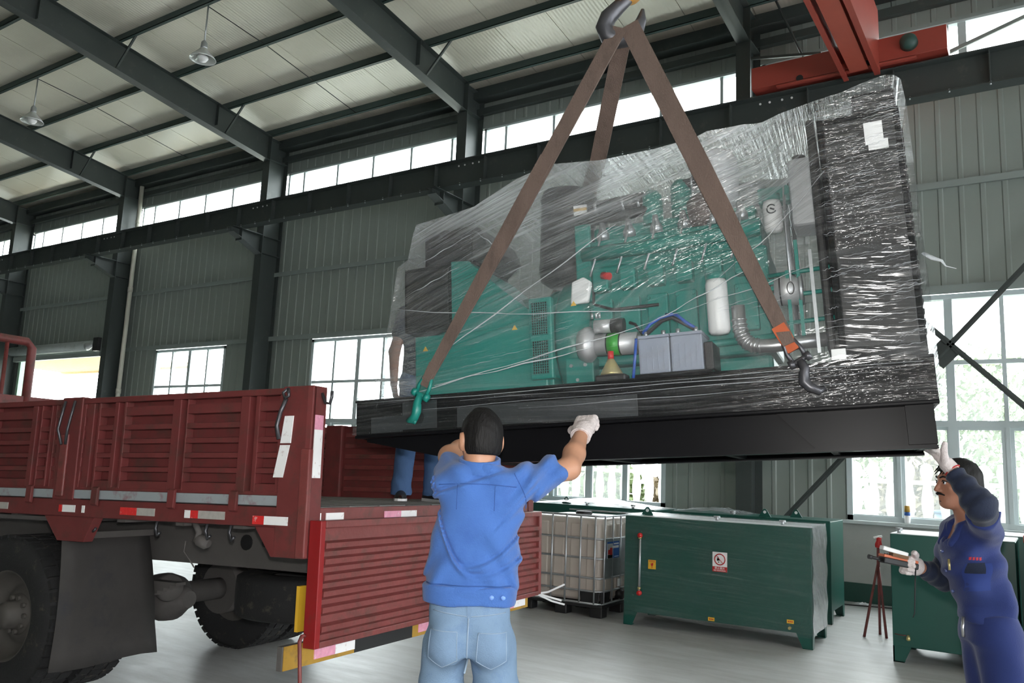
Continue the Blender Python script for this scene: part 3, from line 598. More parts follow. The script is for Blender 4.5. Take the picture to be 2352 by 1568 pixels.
# side gates: base sheet recessed, raised bars and stiles in front
def gate(xa, xb, cells, y0, sgn, name='side_gate', worn=True):
    # xa..xb forward distances (xa rear end), outer face at y0, sgn=+1 means the body lies towards +y
    g = MB(); Y = lambda d: y0 + sgn * d
    def bx(a, b, d0, d1, z0, z1):
        ys = sorted((Y(d0), Y(d1))); g.box(-b, -a, ys[0], ys[1], z0, z1)
    bx(xa, xb, 0.055, 0.065, 0.01, TH)
    go = g.build(name, M['red'], truck)
    t = MB(); g = t
    bx(xa, xb, 0.0, 0.065, TH - 0.035, TH)
    t.build('top_rail', M['red'], go, 0.006)
    for a, b, s0, s1 in cells:       # cell outer limits a..b, slots from s0 to s1
        t = MB(); g = t
        bx(a, s0, 0.002, 0.055, 0.075, TH - 0.035); t.build('stile', M['red'], go, 0.004)
        t = MB(); g = t; bx(s1, b, 0.002, 0.055, 0.075, TH - 0.035); t.build('stile', M['red'], go, 0.004)
        tops = [0.499, 0.416, 0.334, 0.252, 0.171]
        zz = [TH - 0.035] 
        prev = TH - 0.06
        for zt in tops + [None]:
            lo = zt if zt is not None else 0.075
            t = MB(); g = t
            ys = [Y(0.004), Y(0.055)]
            # bar with a sloping lower lip
            z_hi, z_lo = prev, lo
            p = [(ys[1], z_hi), (ys[0], z_hi - 0.006), (ys[0], z_lo + 0.004), (ys[1], z_lo)]
            if sgn < 0: p = p[::-1]
            t.prism(p, 0, -s1, -s0); t.build('rib', M['red'], go)
            prev = lo - 0.045
    t = MB(); g = t
    bx(xa, xb, 0.0, 0.03, 0.01, 0.062); t.build('bottom_strip', M['grey_worn'] if worn else M['red'], go, 0.004)
    t = MB(); g = t
    bx(xa, xb, 0.004, 0.028, 0.062, 0.082); t.build('lower_rail', M['red'], go, 0.004)
    return go
gate(0.17, 1.83, [(0.17, 0.375, 0.205, 0.345), (0.42, 0.905, 0.486, 0.895), (0.955, 1.445, 1.02, 1.425), (1.495, 1.68, 1.53, 1.66), (1.72, 1.83, 1.78, 1.80)], 0.0, 1)
gate(2.03, 3.60, [(2.03, 2.10, 2.06, 2.09), (2.135, 2.25, 2.15, 2.235), (2.29, 2.78, 2.34, 2.75), (2.83, 3.30, 2.88, 3.28), (3.34, 3.60, 3.38, 3.56)], 0.0, 1)
gate(3.78, 5.90, [(3.78, 4.4, 3.84, 4.36), (4.45, 5.1, 4.5, 5.06), (5.15, 5.9, 5.2, 5.85)], 0.0, 1)
fg = gate(0.06, 1.83, [(0.06, 0.9, 0.08, 0.88), (0.93, 1.83, 0.95, 1.80)], TW, -1, 'far_gate', False)
# inside face of the far side: long ribs and posts
for xa, xb in ((0.06, 1.80), (2.03, 3.6), (3.78, 5.9)):
    if xa > 1:
        MB().box(-xb, -xa, TW - 0.04, TW - 0.01, 0.01, TH).build('far_gate', M['red_worn'], truck)
    for k_ in range(6):
        z = 0.05 + k_ * 0.093
        MB().prism([(TW - 0.04, z), (TW - 0.075, z + 0.012), (TW - 0.075, z + 0.045), (TW - 0.04, z + 0.057)], 0, -xb, -xa).build('inner_rib', M['red_worn'], truck)
for x in (1.92, 3.68): MB().box(-x - 0.09, -x + 0.09, TW - 0.10, TW + 0.0, -0.1, TH + 0.01).build('far_post', M['red'], truck, 0.01)
MB().box(-0.06, 0.02, TW - 0.09, TW, -0.24, 0.12).build('far_rear_post', M['red'], truck, 0.01)
# near centre posts
for x0 in (1.83, 3.60):
    p = MB(); p.box(-x0 - 0.20, -x0, -0.006, 0.05, 0.0, TH + 0.008); po = p.build('centre_post', M['red'], truck, 0.006)
    MB().box(-x0 - 0.16, -x0 - 0.09, -0.02, 0.0, 0.02, 0.40).build('post_cover', M['red_worn'], po, 0.008)
    MB().prism([(-x0 + 0.22, -0.098), (-x0 - 0.26, -0.098), (-x0 - 0.11, -0.243), (-x0 + 0.14, -0.243)][::-1], 1, -0.004, 0.06).build('post_foot', M['red'], po, 0.004)
    for dx in (0.055, 0.15):
        MB().tube([(-x0 - dx, -0.018, TH - 0.015), (-x0 - dx - 0.012, -0.028, TH - 0.11), (-x0 - dx - 0.03, -0.03, TH - 0.19), (-x0 - dx * 0.4 - 0.075, -0.026, TH - 0.285)], 0.0085, 7).build('latch_bar', M['iron'], po)
# rear corner post, folded plate
p = MB(); p.prism([(0.03, 0.02), (0.03, -0.005), (0.0, -0.012), (-0.17, -0.012), (-0.17, 0.02)], 2, -0.243, TH + 0.005)
rp = p.build('rear_post', M['red'], truck, 0.004)
MB().box(0.0, 0.03, 0.0, 0.10, -0.243, TH + 0.005).build('rear_post_return', M['red'], rp, 0.004)
MB().box(-0.02, 0.038, -0.02, 0.012, -0.24, 0.30).build('post_edge', M['red_worn'], rp, 0.006)
MB().prism([(-0.31, -0.098), (-0.17, -0.098), (-0.17, -0.243), (-0.19, -0.243)], 1, -0.008, 0.06).build('post_gusset', M['red'], rp)
MB().tube([(-0.12, -0.03, TH - 0.01), (-0.10, -0.045, TH - 0.05), (-0.13, -0.04, TH - 0.06), (-0.15, -0.035, TH - 0.03), (-0.12, -0.03, TH - 0.01)], 0.009, 7).build('pin_ring', M['iron'], rp)
MB().tube([(-0.13, -0.03, TH - 0.06), (-0.16, -0.035, TH - 0.13), (-0.18, -0.035, TH - 0.20), (-0.165, -0.03, TH - 0.27)], 0.011, 8).build('pin', M['iron'], rp)
MB().tube([(0.03, 0.06, TH - 0.03), (0.055, 0.06, TH - 0.08), (0.085, 0.06, TH - 0.085), (0.095, 0.06, TH - 0.05), (0.095, 0.06, TH - 0.02)], 0.009, 7).build('hook', M['iron'], rp)
# side rail and rear sill
MB().box(-TL, -0.02, 0.0, 0.06, -0.098, 0.004).build('side_rail', M['red'], truck, 0.005)
MB().box(-TL, 0.0, TW - 0.06, TW, -0.098, 0.004).build('side_rail', M['red'], truck, 0.005)
MB().box(-0.08, 0.012, 0.04, TW - 0.02, -0.075, 0.004).build('rear_sill', M['red_worn'], truck, 0.004)
# gate hinges
for x in (0.465, 0.94, 1.60, 2.24, 2.9):
    MB().prism([(-0.01, 0.085), (-0.028, 0.075), (-0.03, -0.02), (-0.008, -0.03)], 0, -x - 0.03, -x + 0.025).build('hinge', M['red'], truck, 0.004)
# reflective stickers
def sticker(a, b, z0, z1, mat, y=-0.004):
    MB().box(-b, -a, y, y + 0.005, z0, z1).build('reflector', M[mat], truck)
for a, b, r_ in ((2.48, 2.60, 'refl_o'), (1.92, 1.955, 'refl_r'), (1.80, 1.92, 'refl_w'), (1.71, 1.735, 'refl_w'), (1.245, 1.385, 'refl_r'), (1.09, 1.24, 'refl_o'), (0.80, 0.847, 'refl_w'), (0.74, 0.80, 'refl_r'), (0.54, 0.74, 'refl_o')):
    sticker(a, b, -0.072, -0.030, r_)
for a, b, r_ in ((0.245, 0.32, 'refl_r'), (0.08, 0.24, 'refl_w')): sticker(a, b, -0.085, -0.042, r_, -0.02)
MB().prism([(-0.165, 0.33), (-0.095, 0.33), (-0.085, 0.47), (-0.145, 0.47)], 1, -0.018, -0.013).build('reflector', M['refl_w'], truck)
MB().prism([(-0.20, 0.155), (-0.135, 0.155), (-0.10, 0.32), (-0.165, 0.32)], 1, -0.018, -0.013).build('reflector', M['refl_w'], truck)
for z0, z1, r_ in ((0.40, 0.475, 'refl_p'), (0.155, 0.40, 'refl_w')): MB().box(0.0305, 0.036, 0.015, 0.075, z0, z1).build('reflector', M[r_], truck)
for a, b, r_ in ((0.02, 0.12, 'refl_w'), (0.16, 0.30, 'refl_w'), (0.66, 0.82, 'refl_p'), (0.82, 0.98, 'refl_w')): MB().box(0.013, 0.018, a, b, -0.062, -0.022).build('reflector', M[r_], truck)
# tailgate hanging down behind the bed
TGX = 0.07
tg = MB().box(TGX + 0.004, TGX + 0.02, 0.03, TW - 0.06, -0.655, -0.06).build('tailgate', M['red_worn'], truck)
MB().box(TGX - 0.03, TGX + 0.045, 0.012, 0.05, -0.665, -0.055).build('end_channel', M['red_bright'], tg, 0.004)
MB().box(TGX - 0.03, TGX + 0.045, TW - 0.09, TW - 0.05, -0.66, -0.055).build('end_channel', M['red_worn'], tg, 0.004)
MB().box(TGX - 0.02, TGX + 0.048, 0.05, TW - 0.09, -0.092, -0.055).build('top_rail', M['red_worn'], tg, 0.005)
for i in range(6):
    z = -0.165 - i * 0.0775 - (0.012 if i == 5 else 0)
    MB().prism([(TGX + 0.02, z + 0.010), (TGX + 0.052, z), (TGX + 0.050, z - 0.026), (TGX + 0.02, z - 0.044)], 1, 0.052, TW - 0.092).build('rib', M['red_worn'], tg)
MB().box(TGX - 0.02, TGX + 0.045, 0.05, TW - 0.09, -0.665, -0.635).build('lower_rail', M['red_worn'], tg, 0.004)
# under-run bar with warning blocks
ub_ = MB().box(-0.03, 0.0, -0.085, TW - 0.05, -0.762, -0.650).build('underrun_bar', M['chassis'], truck)
for a, b, m_ in ((-0.075, 0.46, 'yellow'), (0.46, 1.0, 'blackm'), (1.0, 1.45, 'yellow'), (1.45, 1.95, 'blackm'), (1.95, TW - 0.05, 'yellow')):
    MB().box(0.0, 0.004, a, b, -0.762, -0.650).build('stripe_block', M[m_], ub_)
for a, b, m_ in ((0.14, 0.30, 'refl_p'), (0.30, 0.46, 'refl_w'), (1.06, 1.2, 'refl_p'), (2.10, 2.28, 'refl_p'), (2.28, 2.46, 'refl_w')):
    MB().box(0.004, 0.008, a, b, -0.742, -0.688).build('reflector', M[m_], ub_)
MB().tube([(TGX, -0.01, -0.60), (TGX, -0.03, -0.60), (TGX + 0.005, -0.05, -0.62), (TGX + 0.02, -0.055, -0.73), (TGX + 0.04, -0.07, -0.80), (TGX + 0.06, -0.13, -0.93)], 0.010, 8).build('bent_lever', M['red_worn'], truck)
# chassis
ch = MB(); ch.box(-TL, -0.16, 0.80, 0.86, -0.42, -0.10); ch.build('chassis_rail', M['chassis'], truck, 0.006)
MB().box(-TL, -0.16, 1.70, 1.76, -0.42, -0.10).build('chassis_rail', M['chassis'], truck, 0.006)
for x in (0.20, 1.2, 2.2, 3.4): MB().box(-x - 0.05, -x + 0.05, 0.86, 1.70, -0.40, -0.12).build('cross_member', M['chassis'], truck)
MB().box(-0.175, -0.08, 0.70, 0.82, -0.42, -0.20).build('end_plate', M['steel'], truck)
for x in (0.5, 0.95, 1.45, 1.95, 2.5, 3.1): MB().box(-x - 0.035, -x + 0.035, 0.06, TW - 0.06, -0.12, -0.05).build('bed_bearer', M['chassis'], truck)
for x, r_ in ((0.55, 0.028), (1.02, 0.022), (1.18, 0.05), (1.6, 0.022)): MB().cyl((-x, 0.792, -0.26), (-x, 0.802, -0.26), r_, 14).build('frame_hole', M['blackm'], truck)
for x in (0.52, 0.70, 1.10, 1.66): MB().tube([(-x, 0.03, -0.10), (-x - 0.01, 0.03, -0.14), (-x + 0.01, 0.03, -0.18), (-x + 0.03, 0.03, -0.16)], 0.009, 6).build('rope_hook', M['iron'], truck)
MB().lathe([(0.015, 0), (0.032, 0.02), (0.035, 0.07), (0.02, 0.09)], (-0.80, 0.05, -0.185), (1, 0.2, -0.3)).build('marker_lamp', M['chassis'], truck)
MB().tube([(-0.82, 0.05, -0.10), (-0.78, 0.05, -0.15), (-0.80, 0.05, -0.2)], 0.018, 7).build('lamp_bracket', M['chassis'], truck)
MB().tube([(-0.88, 0.05, -0.2), (-0.9, 0.06, -0.26), (-0.85, 0.06, -0.30), (-0.82, 0.07, -0.34)], 0.004, 6).build('loose_wire', M['chassis'], truck)
MB().cyl((-0.28, 0.10, -0.18), (-0.28, 0.24, -0.18), 0.045, 14).build('tail_lamp', M['blackm'], truck)
MB().box(-0.04, -0.02, 0.035, 0.085, -0.60, -0.38).build('plate_edge', M['yellow_lab'], truck)
# wheels
def tyre_mesh(w=0.27, R=0.5):
    b = MB(); h = w / 2
    prof = [(0.27, -h * 0.86), (0.30, -h), (0.40, -h * 1.06), (0.46, -h * 0.98), (0.488, -h * 0.86), (0.492, -h * 0.5), (0.494, 0), (0.492, h * 0.5), (0.488, h * 0.86), (0.46, h * 0.98), (0.40, h * 1.06), (0.30, h), (0.27, h * 0.86)]
    b.lathe([(r_ * R / 0.5, z) for r_, z in prof], (0, 0, 0), (0, 1, 0), 48, False); me = b.mesh('tyre'); me.materials.append(M['rubber']); return me
def tread_mesh(w=0.27, R=0.5, n=40):
    b = MB(); h = w / 2
    for i in range(n):
        t = 2 * math.pi * i / n; dt = 2 * math.pi / n * 0.36
        for z0, z1, off in ((-h * 0.98, -h * 0.42, 0), (-h * 0.34, h * 0.34, 0.5), (h * 0.42, h * 0.98, 0)):
            vs = []
            for rr in (R * 0.96, R * 1.0):
                for tt, zz in ((-dt, z0), (dt, z0), (dt, z1), (-dt, z1)):
                    a = t + tt + off * 2 * math.pi / n; vs.append((math.cos(a) * rr, zz, math.sin(a) * rr))
            b.add(vs, [(3, 2, 1, 0), (4, 5, 6, 7), (0, 1, 5, 4), (1, 2, 6, 5), (2, 3, 7, 6), (3, 0, 4, 7)])
    me = b.mesh('tread'); me.materials.append(M['rubber']); return me
def rim_mesh():
    b = MB(); b.lathe([(0.285, -0.115), (0.275, -0.125), (0.262, -0.11), (0.25, -0.06), (0.235, -0.02), (0.20, 0.0), (0.17, -0.01), (0.15, -0.03), (0.13, -0.03)], (0, 0, 0), (0, 1, 0), 36, False)
    b.lathe([(0.13, -0.03), (0.12, -0.05), (0.085, -0.055), (0.08, -0.13), (0.06, -0.15), (0.0, -0.152)], (0, 0, 0), (0, 1, 0), 24, False)
    me = b.mesh('rim'); me.materials.append(M['rim']); return me
nutm = MB().cyl((0, 0, 0), (0, -0.035, 0), 0.016, 6).mesh('wheel_nut'); nutm.materials.append(M['rim'])
TY, TR_, RM = tyre_mesh(), tread_mesh(), rim_mesh()
def wheel(xp, y, rim_side, outer=True):
    zc = 0.50 - (1.307 - 0.030 * xp)
    w = bpy.data.objects.new('wheel', TY); COL.objects.link(w); w.parent = truck; w.location = (-xp, y, zc)
    o = bpy.data.objects.new('tread', TR_); COL.objects.link(o); o.parent = w; o.rotation_euler = (0, random.random(), 0)
    if outer:
        o = bpy.data.objects.new('rim', RM); COL.objects.link(o); o.parent = w
        if rim_side > 0: o.rotation_euler = (0, 0, math.pi)
        for i in range(10):
            a = 2 * math.pi * i / 10; n_ = bpy.data.objects.new('wheel_nut', nutm); COL.objects.link(n_); n_.parent = w; n_.location = (0.107 * math.cos(a), -0.03 * rim_side * -1 * 1.0 if False else (-0.035 if rim_side < 0 else 0.035), 0.107 * math.sin(a))
    else:
        MB().lathe([(0.275, -0.13), (0.27, 0.0), (0.20, 0.02), (0.12, 0.02), (0.0, 0.02)], (0, 0, 0), (0, 1, 0), 30).build('rim', M['rim'], w)
    return w
wheel(2.45, 0.16, -1); wheel(2.45, 0.49, -1, False); wheel(2.45, TW - 0.16, 1); wheel(2.45, TW - 0.49, 1, False)
zc = 0.5 - 1.307 + 0.0735
ax = MB(); ax.cyl((-2.45, 0.3, zc), (-2.45, TW - 0.3, zc), 0.085, 16); ax.build('axle', M['chassis'], truck)
MB().lathe([(0.02, -0.26), (0.08, -0.23), (0.16, -0.10), (0.175, 0.0), (0.16, 0.10), (0.09, 0.2), (0.06, 0.26)], (-2.38, 1.20, zc), (1, 0, 0), 24).build('differential', M['chassis'], truck)
for y in (0.62, TW - 0.62):
    MB().cyl((-2.45, y, zc), (-2.45, y + (0.16 if y < 1 else -0.16), zc), 0.20, 24).build('brake_drum', M['chassis'], truck)
    for i in range(5): MB().box(-3.1 + i * 0.06, -1.75 - i * 0.06, y + 0.13, y + 0.21, -0.57 - 0.02 * i, -0.5505 - 0.02 * i).build('leaf_spring', M['chassis'], truck)
MB().lathe([(0.03, -0.02), (0.085, 0.0), (0.095, 0.06), (0.085, 0.13), (0.0, 0.15)], (-2.08, 0.95, -0.62), (1, -0.5, 0.1), 20).build('brake_chamber', M['chassis'], truck)
# mud flap behind the near rear wheel
rows = []
for i in range(9):
    t = i / 8; z = -0.23 - 0.78 * t; rows.append([(-1.93 + 0.03 * math.sin(3 * t) + 0.12 * max(0, t - 0.75) * (j / 6), 0.02 + (0.62 + 0.12 * t) * j / 6, z - 0.012 * math.sin(j)) for j in range(7)])
mf = MB(); mf.grid(rows, True); mo = mf.build('mud_flap', M['mudflap'], truck); so = mo.modifiers.new('thickness', 'SOLIDIFY'); so.thickness = 0.008
MB().box(-1.94, -1.90, 0.04, 0.66, -0.24, -0.20).build('flap_bracket', M['chassis'], truck)
MB().box(-TL, -1.93, 0.05, 0.7, -0.135, -0.11).build('inner_guard', M['chassis'], truck)
# spare wheel slung flat under the frame
sp = bpy.data.objects.new('spare_wheel', TY); COL.objects.link(sp); sp.parent = truck; sp.location = (-0.98, 1.22, -0.60); sp.rotation_euler = (math.pi / 2, 0, 0)
MB().lathe([(0.28, -0.1), (0.26, 0), (0.15, 0.02), (0.0, 0.02)], (0, 0, 0), (0, 1, 0), 30).build('rim', M['rim'], sp)
# headboard frame at the cab end
hb = MB()
hbx = -5.55
hb.tube([(hbx, 0.2, 0.0), (hbx, 0.2, 1.46), (hbx, 0.26, 1.52), (hbx, 1.82, 1.52), (hbx, 1.88, 1.46), (hbx, 1.88, 0.0)], 0.045, 10)
hbo = hb.build('headboard_frame', M['red_worn'], truck)
for y in (0.75, 1.18, 1.62): MB().tube([(hbx, y, 0.0), (hbx, y, 1.5)], 0.02, 8).build('upright', M['red_worn'], hbo)
MB().box(hbx - 0.02, hbx + 0.02, 0.1, TW - 0.1, 0.0, 0.95).build('head_panel', M['red_worn'], hbo)
# ------------------------------------------------------------------ the wrapped generator set, hanging from the crane
# local frame: u along the skid (left to right), v away from the camera, w up; origin at the lower left front corner of the skid rail
GM = frame_mat((-2.908, 3.032, 1.667), (0.983, 0.169, 0.076), None, (-0.075, -0.013, 0.997))
gen = thing('generator_set', 'big teal generator set on a black skid, wrapped in clear stretch film', 'generator', mat=GM)
GL, GW = 2.62, 1.0
def skid_rail(v0, s, name):
    b = MB(); a, c = sorted((v0, v0 + s * 0.075)); w0, w1 = sorted((v0 + s * 0.012, v0 + s * 0.022))
    b.box(0, GL, w0, w1, 0.0, 0.19); b.box(0, GL, a, c, 0.178, 0.19); b.box(0, GL, a, c, 0.0, 0.014)
    return b.build(name, M['black'], gen, 0.003)
skid_rail(0.0, 1, 'skid_rail'); skid_rail(GW, -1, 'skid_rail')
for u_ in (0.0, 0.55, 1.1, 1.7, 2.2, GL - 0.012): MB().box(u_, u_ + 0.012, 0.02, GW - 0.02, 0.0, 0.185).build('cross_member', M['black'], gen)
MB().box(0.02, GL - 0.02, 0.07, GW - 0.07, 0.10, 0.112).build('deck', M['black'], gen)
for v0, v1 in ((0.075, 0.085), (GW - 0.085, GW - 0.075)):
    MB().prism([(0.0, 0.0), (0.62, -0.135), (2.60, -0.155), (2.60, 0.0)], 1, v0, v1).build('lower_side', M['black'], gen)
MB().prism([(0.62, -0.135), (2.60, -0.155), (2.60, -0.168), (0.60, -0.148)], 1, 0.02, 0.13).build('lower_flange', M['black'], gen)
MB().prism([(0.62, -0.135), (2.60, -0.155), (2.60, -0.168), (0.60, -0.148)], 1, GW - 0.13, GW - 0.02).build('lower_flange', M['black'], gen)
MB().prism([(0.02, -0.004), (0.62, -0.135), (0.62, -0.145), (0.02, -0.014)], 1, 0.08, GW - 0.08).build('sloping_end', M['black'], gen)
for u_ in (0.66, 1.2, 1.75, 2.2, 2.56): MB().box(u_, u_ + 0.03, 0.08, GW - 0.08, -0.15, 0.0).build('lower_cross_member', M['black'], gen)
MB().box(2.50, 2.60, 0.03, 0.06, -0.15, 0.0).build('end_stiffener', M['black'], gen)
MB().prism([(2.02, 0.0), (2.14, 0.0), (2.28, -0.15), (2.16, -0.15)], 1, 0.055, 0.075).build('gusset', M['black'], gen)
for u_ in (0.36, 2.19): MB().cyl((u_, 0.008, 0.085), (u_, 0.0125, 0.085), 0.032, 18).build('lifting_hole', M['blackm'], gen)
FP = pbr('dull_grey_film_patch', (0.028, 0.031, 0.034), 0.35, 0, 0.3, 12)
for u0, u1, z0, z1 in ((0.09, 0.27, 0.022, 0.10), (0.27, 0.46, 0.03, 0.165), (0.57, 1.45, 0.025, 0.12)): MB().box(u0, u1, 0.0095, 0.0115, z0, z1).build('film_patch', FP, gen)
# alternator
al = MB(); al.lathe([(0.05, 0.0), (0.22, 0.01), (0.25, 0.05), (0.255, 0.20), (0.27, 0.22), (0.27, 0.62), (0.29, 0.64), (0.29, 0.70)], (0.30, 0.52, 0.46), (1, 0, 0), 32)
alt = al.build('alternator', M['teal'], gen)
b = MB(); b.box(0.28, 1.0, 0.20, 0.84, 0.11, 0.26); b.build('alternator_foot', M['teal'], alt, 0.008)
b = MB(); b.box(0.25, 0.98, 0.17, 0.21, 0.20, 0.52); b.build('side_panel', M['teal'], alt, 0.01)
b = MB(); b.prism([(0.455, 0.50), (0.455, 0.905), (0.555, 0.895), (0.73, 0.73), (0.93, 0.56), (0.93, 0.50)], 1, 0.19, 0.80); b.build('terminal_box', M['teal'], alt, 0.006)
fr = MB(); fr.box(0.90, 1.02, 0.14, 0.18, 0.24, 0.64); fro = fr.build('grille_frame', M['teal'], alt, 0.008)
for z0, z1 in ((0.455, 0.615), (0.265, 0.425)):
    MB().box(0.915, 1.0, 0.136, 0.142, z0, z1).build('grille_opening', M['blackm'], alt)
    g_ = MB()
    for i in range(8): x = 0.918 + i * 0.0115; g_.box(x, x + 0.0018, 0.130, 0.136, z0, z1)
    for i in range(14): z = z0 + i * (z1 - z0) / 13; g_.box(0.915, 1.0, 0.130, 0.136, z, z + 0.0018)
    g_.build('grille_wires', M['teal'], alt)
# control cabinet
cb_ = MB().box(0.16, 0.445, 0.215, 0.82, 0.555, 0.905).build('control_cabinet', M['black'], gen, 0.012)
MB().box(0.18, 0.43, 0.207, 0.215, 0.58, 0.88).build('cabinet_door', M['blackm'], cb_, 0.006)
MB().box(0.245, 0.53, 0.29, 0.78, 0.905, 1.12).build('meter_box', M['black'], gen, 0.012)
MB().prism([(0.53, 1.12), (0.58, 1.10), (0.62, 1.0), (0.53, 0.93)], 1, 0.29, 0.77).build('meter_hood', M['blackm'], gen, 0.006)
# flywheel housing, engine block
MB().lathe([(0.30, 0.0), (0.325, 0.02), (0.325, 0.10), (0.30, 0.14), (0.26, 0.17)], (1.0, 0.52, 0.46), (1, 0, 0), 36).build('flywheel_housing', M['teal'], gen)
blk = MB().box(1.12, 2.02, 0.30, 0.74, 0.30, 0.80).build('engine_block', M['teal'], gen, 0.015)
MB().box(1.15, 2.0, 0.32, 0.70, 0.80, 0.94).build('cylinder_head', M['teal'], blk, 0.012)
MB().box(1.18, 1.98, 0.36, 0.64, 0.94, 1.02).build('valve_cover', M['teal'], blk, 0.02)
MB().box(1.15, 2.0, 0.36, 0.68, 0.14, 0.30).build('oil_pan', M['teal'], blk, 0.02)
rnd = random.Random(3)
for i in range(6):
    x = 1.19 + i * 0.135
    MB().box(x, x + 0.10, 0.255, 0.30, 0.40, 0.62).build('side_cover', M['teal'], blk, 0.008)
    MB().box(x + 0.01, x + 0.09, 0.24, 0.32, 0.66, 0.76).build('port', M['teal'], blk, 0.01)
    for dx, z in ((0.012, 0.42), (0.088, 0.42), (0.012, 0.60), (0.088, 0.60)): MB().cyl((x + dx, 0.255, z), (x + dx, 0.245, z), 0.008, 6).build('bolt', M['teal'], blk)
    MB().lathe([(0.03, 0), (0.032, 0.03), (0.02, 0.05), (0.012, 0.09)], (x + 0.05, 0.34, 0.94), (0, -0.2, 1), 12).build('injector', M['galv'], blk)
    MB().tube([(x + 0.05, 0.32, 1.0), (x + 0.05, 0.27, 0.92), (x + 0.02, 0.25, 0.80), (x, 0.245, 0.74)], 0.006, 6).build('fuel_pipe', M['galv'], blk)
MB().tube([(1.15, 0.27, 0.86), (1.5, 0.25, 0.85), (2.0, 0.27, 0.87)], 0.035, 12).build('manifold', M['teal'], blk)
MB().tube([(1.2, 0.26, 0.36), (1.6, 0.24, 0.345), (2.05, 0.26, 0.36)], 0.018, 10).build('oil_rail', M['teal'], blk)
MB().box(1.06, 1.2, 0.20, 0.30, 0.20, 0.34).build('mount_bracket', M['teal'], blk, 0.006)
for x, z in ((1.09, 0.30), (1.16, 0.30), (1.12, 0.23)): MB().cyl((x, 0.20, z), (x, 0.192, z), 0.009, 6).build('bolt', M['galv'], blk)
MB().box(1.11, 1.19, 0.27, 0.30, 0.62, 1.02).build('rear_plate', M['teal'], blk, 0.008)
MB().tube([(1.20, 0.27, 0.72), (1.20, 0.25, 0.60), (1.30, 0.24, 0.56), (1.52, 0.24, 0.56)], 0.008, 8).build('wire_loom', M['blackm'], blk)
# air filter, intake
af = MB(); af.lathe([(0.0, -0.27), (0.10, -0.265), (0.138, -0.24), (0.145, -0.20), (0.150, -0.17), (0.145, -0.14), (0.145, 0.18), (0.150, 0.20), (0.138, 0.235), (0.09, 0.25), (0.0, 0.25)], (1.02, 0.44, 1.02), (0.06, 0.0, 1), 32)
afo = af.build('air_filter', M['blackm'], gen)
MB().box(1.10, 1.17, 0.305, 0.309, 1.085, 1.135).build('filter_label', M['paper'], afo); MB().box(1.10, 1.17, 0.303, 0.306, 1.105, 1.118).build('label_band', M['yellow_lab'], afo)
MB().tube([(1.10, 0.40, 1.12), (1.22, 0.38, 1.125), (1.45, 0.37, 1.13)], 0.042, 16).build('intake_pipe', M['blackm'], gen)
MB().tube([(1.08, 0.36, 1.06), (1.3, 0.33, 1.05), (1.5, 0.35, 1.07)], 0.026, 12).build('hose', M['blackm'], gen)
for x in (1.20, 1.34, 1.42): MB().tube([(x, 0.378, 1.125), (x + 0.014, 0.377, 1.126)], 0.047, 16).build('hose_clamp', M['galv'], gen)
for x, z, h in ((1.49, 1.10, 0.11), (1.635, 1.13, 0.12)):
    MB().lathe([(0.05, -h), (0.052, 0), (0.048, 0.04), (0.03, 0.065), (0.0, 0.075)], (x, 0.37, z), (0, 0, 1), 20).build('water_outlet', M['teal'], gen)
MB().tube([(1.635, 0.36, 1.17), (1.74, 0.36, 1.17), (1.80, 0.38, 1.13)], 0.028, 12).build('clamp_pipe', M['blackm'], gen)
for x in (1.69, 1.72): MB().tube([(x, 0.36, 1.17), (x + 0.01, 0.36, 1.17)], 0.034, 14).build('hose_clamp', M['galv'], gen)
MB().lathe([(0.0, -0.16), (0.085, -0.15), (0.105, -0.08), (0.11, 0.02), (0.10, 0.10), (0.07, 0.135), (0.0, 0.145)], (1.80, 0.42, 1.19), (0.05, 0, 1), 24).build('wrapped_exhaust_outlet', M['offwhite'], gen)
MB().lathe([(0.07, -0.05), (0.10, 0.0), (0.10, 0.05), (0.05, 0.08)], (1.72, 0.38, 1.02), (1, 0, 0.1), 24).build('turbocharger', pbr('rusty_cast_iron', (0.16, 0.12, 0.11), 0.6, 0.3), gen)
# oil and fuel filters
def canister(u_, v_, z0, z1, r_, logo):
    o_ = MB().lathe([(0.0, z0), (r_ * 0.8, z0 + 0.004), (r_, z0 + 0.02), (r_, z1 - 0.02), (r_ * 0.85, z1), (0.0, z1 + 0.004)], (u_, v_, 0), (0, 0, 1), 24).build('oil_filter', M['white'], gen)
    MB().cyl((u_, v_, z1), (u_, v_, z1 + 0.03), r_ * 0.95, 20).build('filter_head', M['teal'], o_)
    if logo:
        lg = MB(); zc_ = z0 + (z1 - z0) * 0.68
        for a0, a1, rr in ((40, 150, 0.020), (160, 330, 0.020)):
            pts = []
            for i in range(9):
                a = math.radians(a0 + (a1 - a0) * i / 8); du = rr * math.cos(a); pts.append((u_ + du, v_ - math.sqrt(max(r_ * r_ - du * du, 0)) - 0.001, zc_ + rr * math.sin(a)))
            lg.tube(pts, 0.003, 6)
        lg.tube([(u_ - 0.006, v_ - r_ - 0.001, zc_ + 0.004), (u_ + 0.012, v_ - r_ + 0.001, zc_ - 0.005)], 0.004, 6)
        lg.build('round_logo', M['black'], o_)
canister(2.06, 0.27, 0.835, 0.985, 0.042, True)
canister(1.80, 0.17, 0.375, 0.625, 0.048, False)
MB().box(2.00, 2.14, 0.28, 0.36, 0.985, 1.06).build('filter_bracket', M['teal'], gen, 0.01)
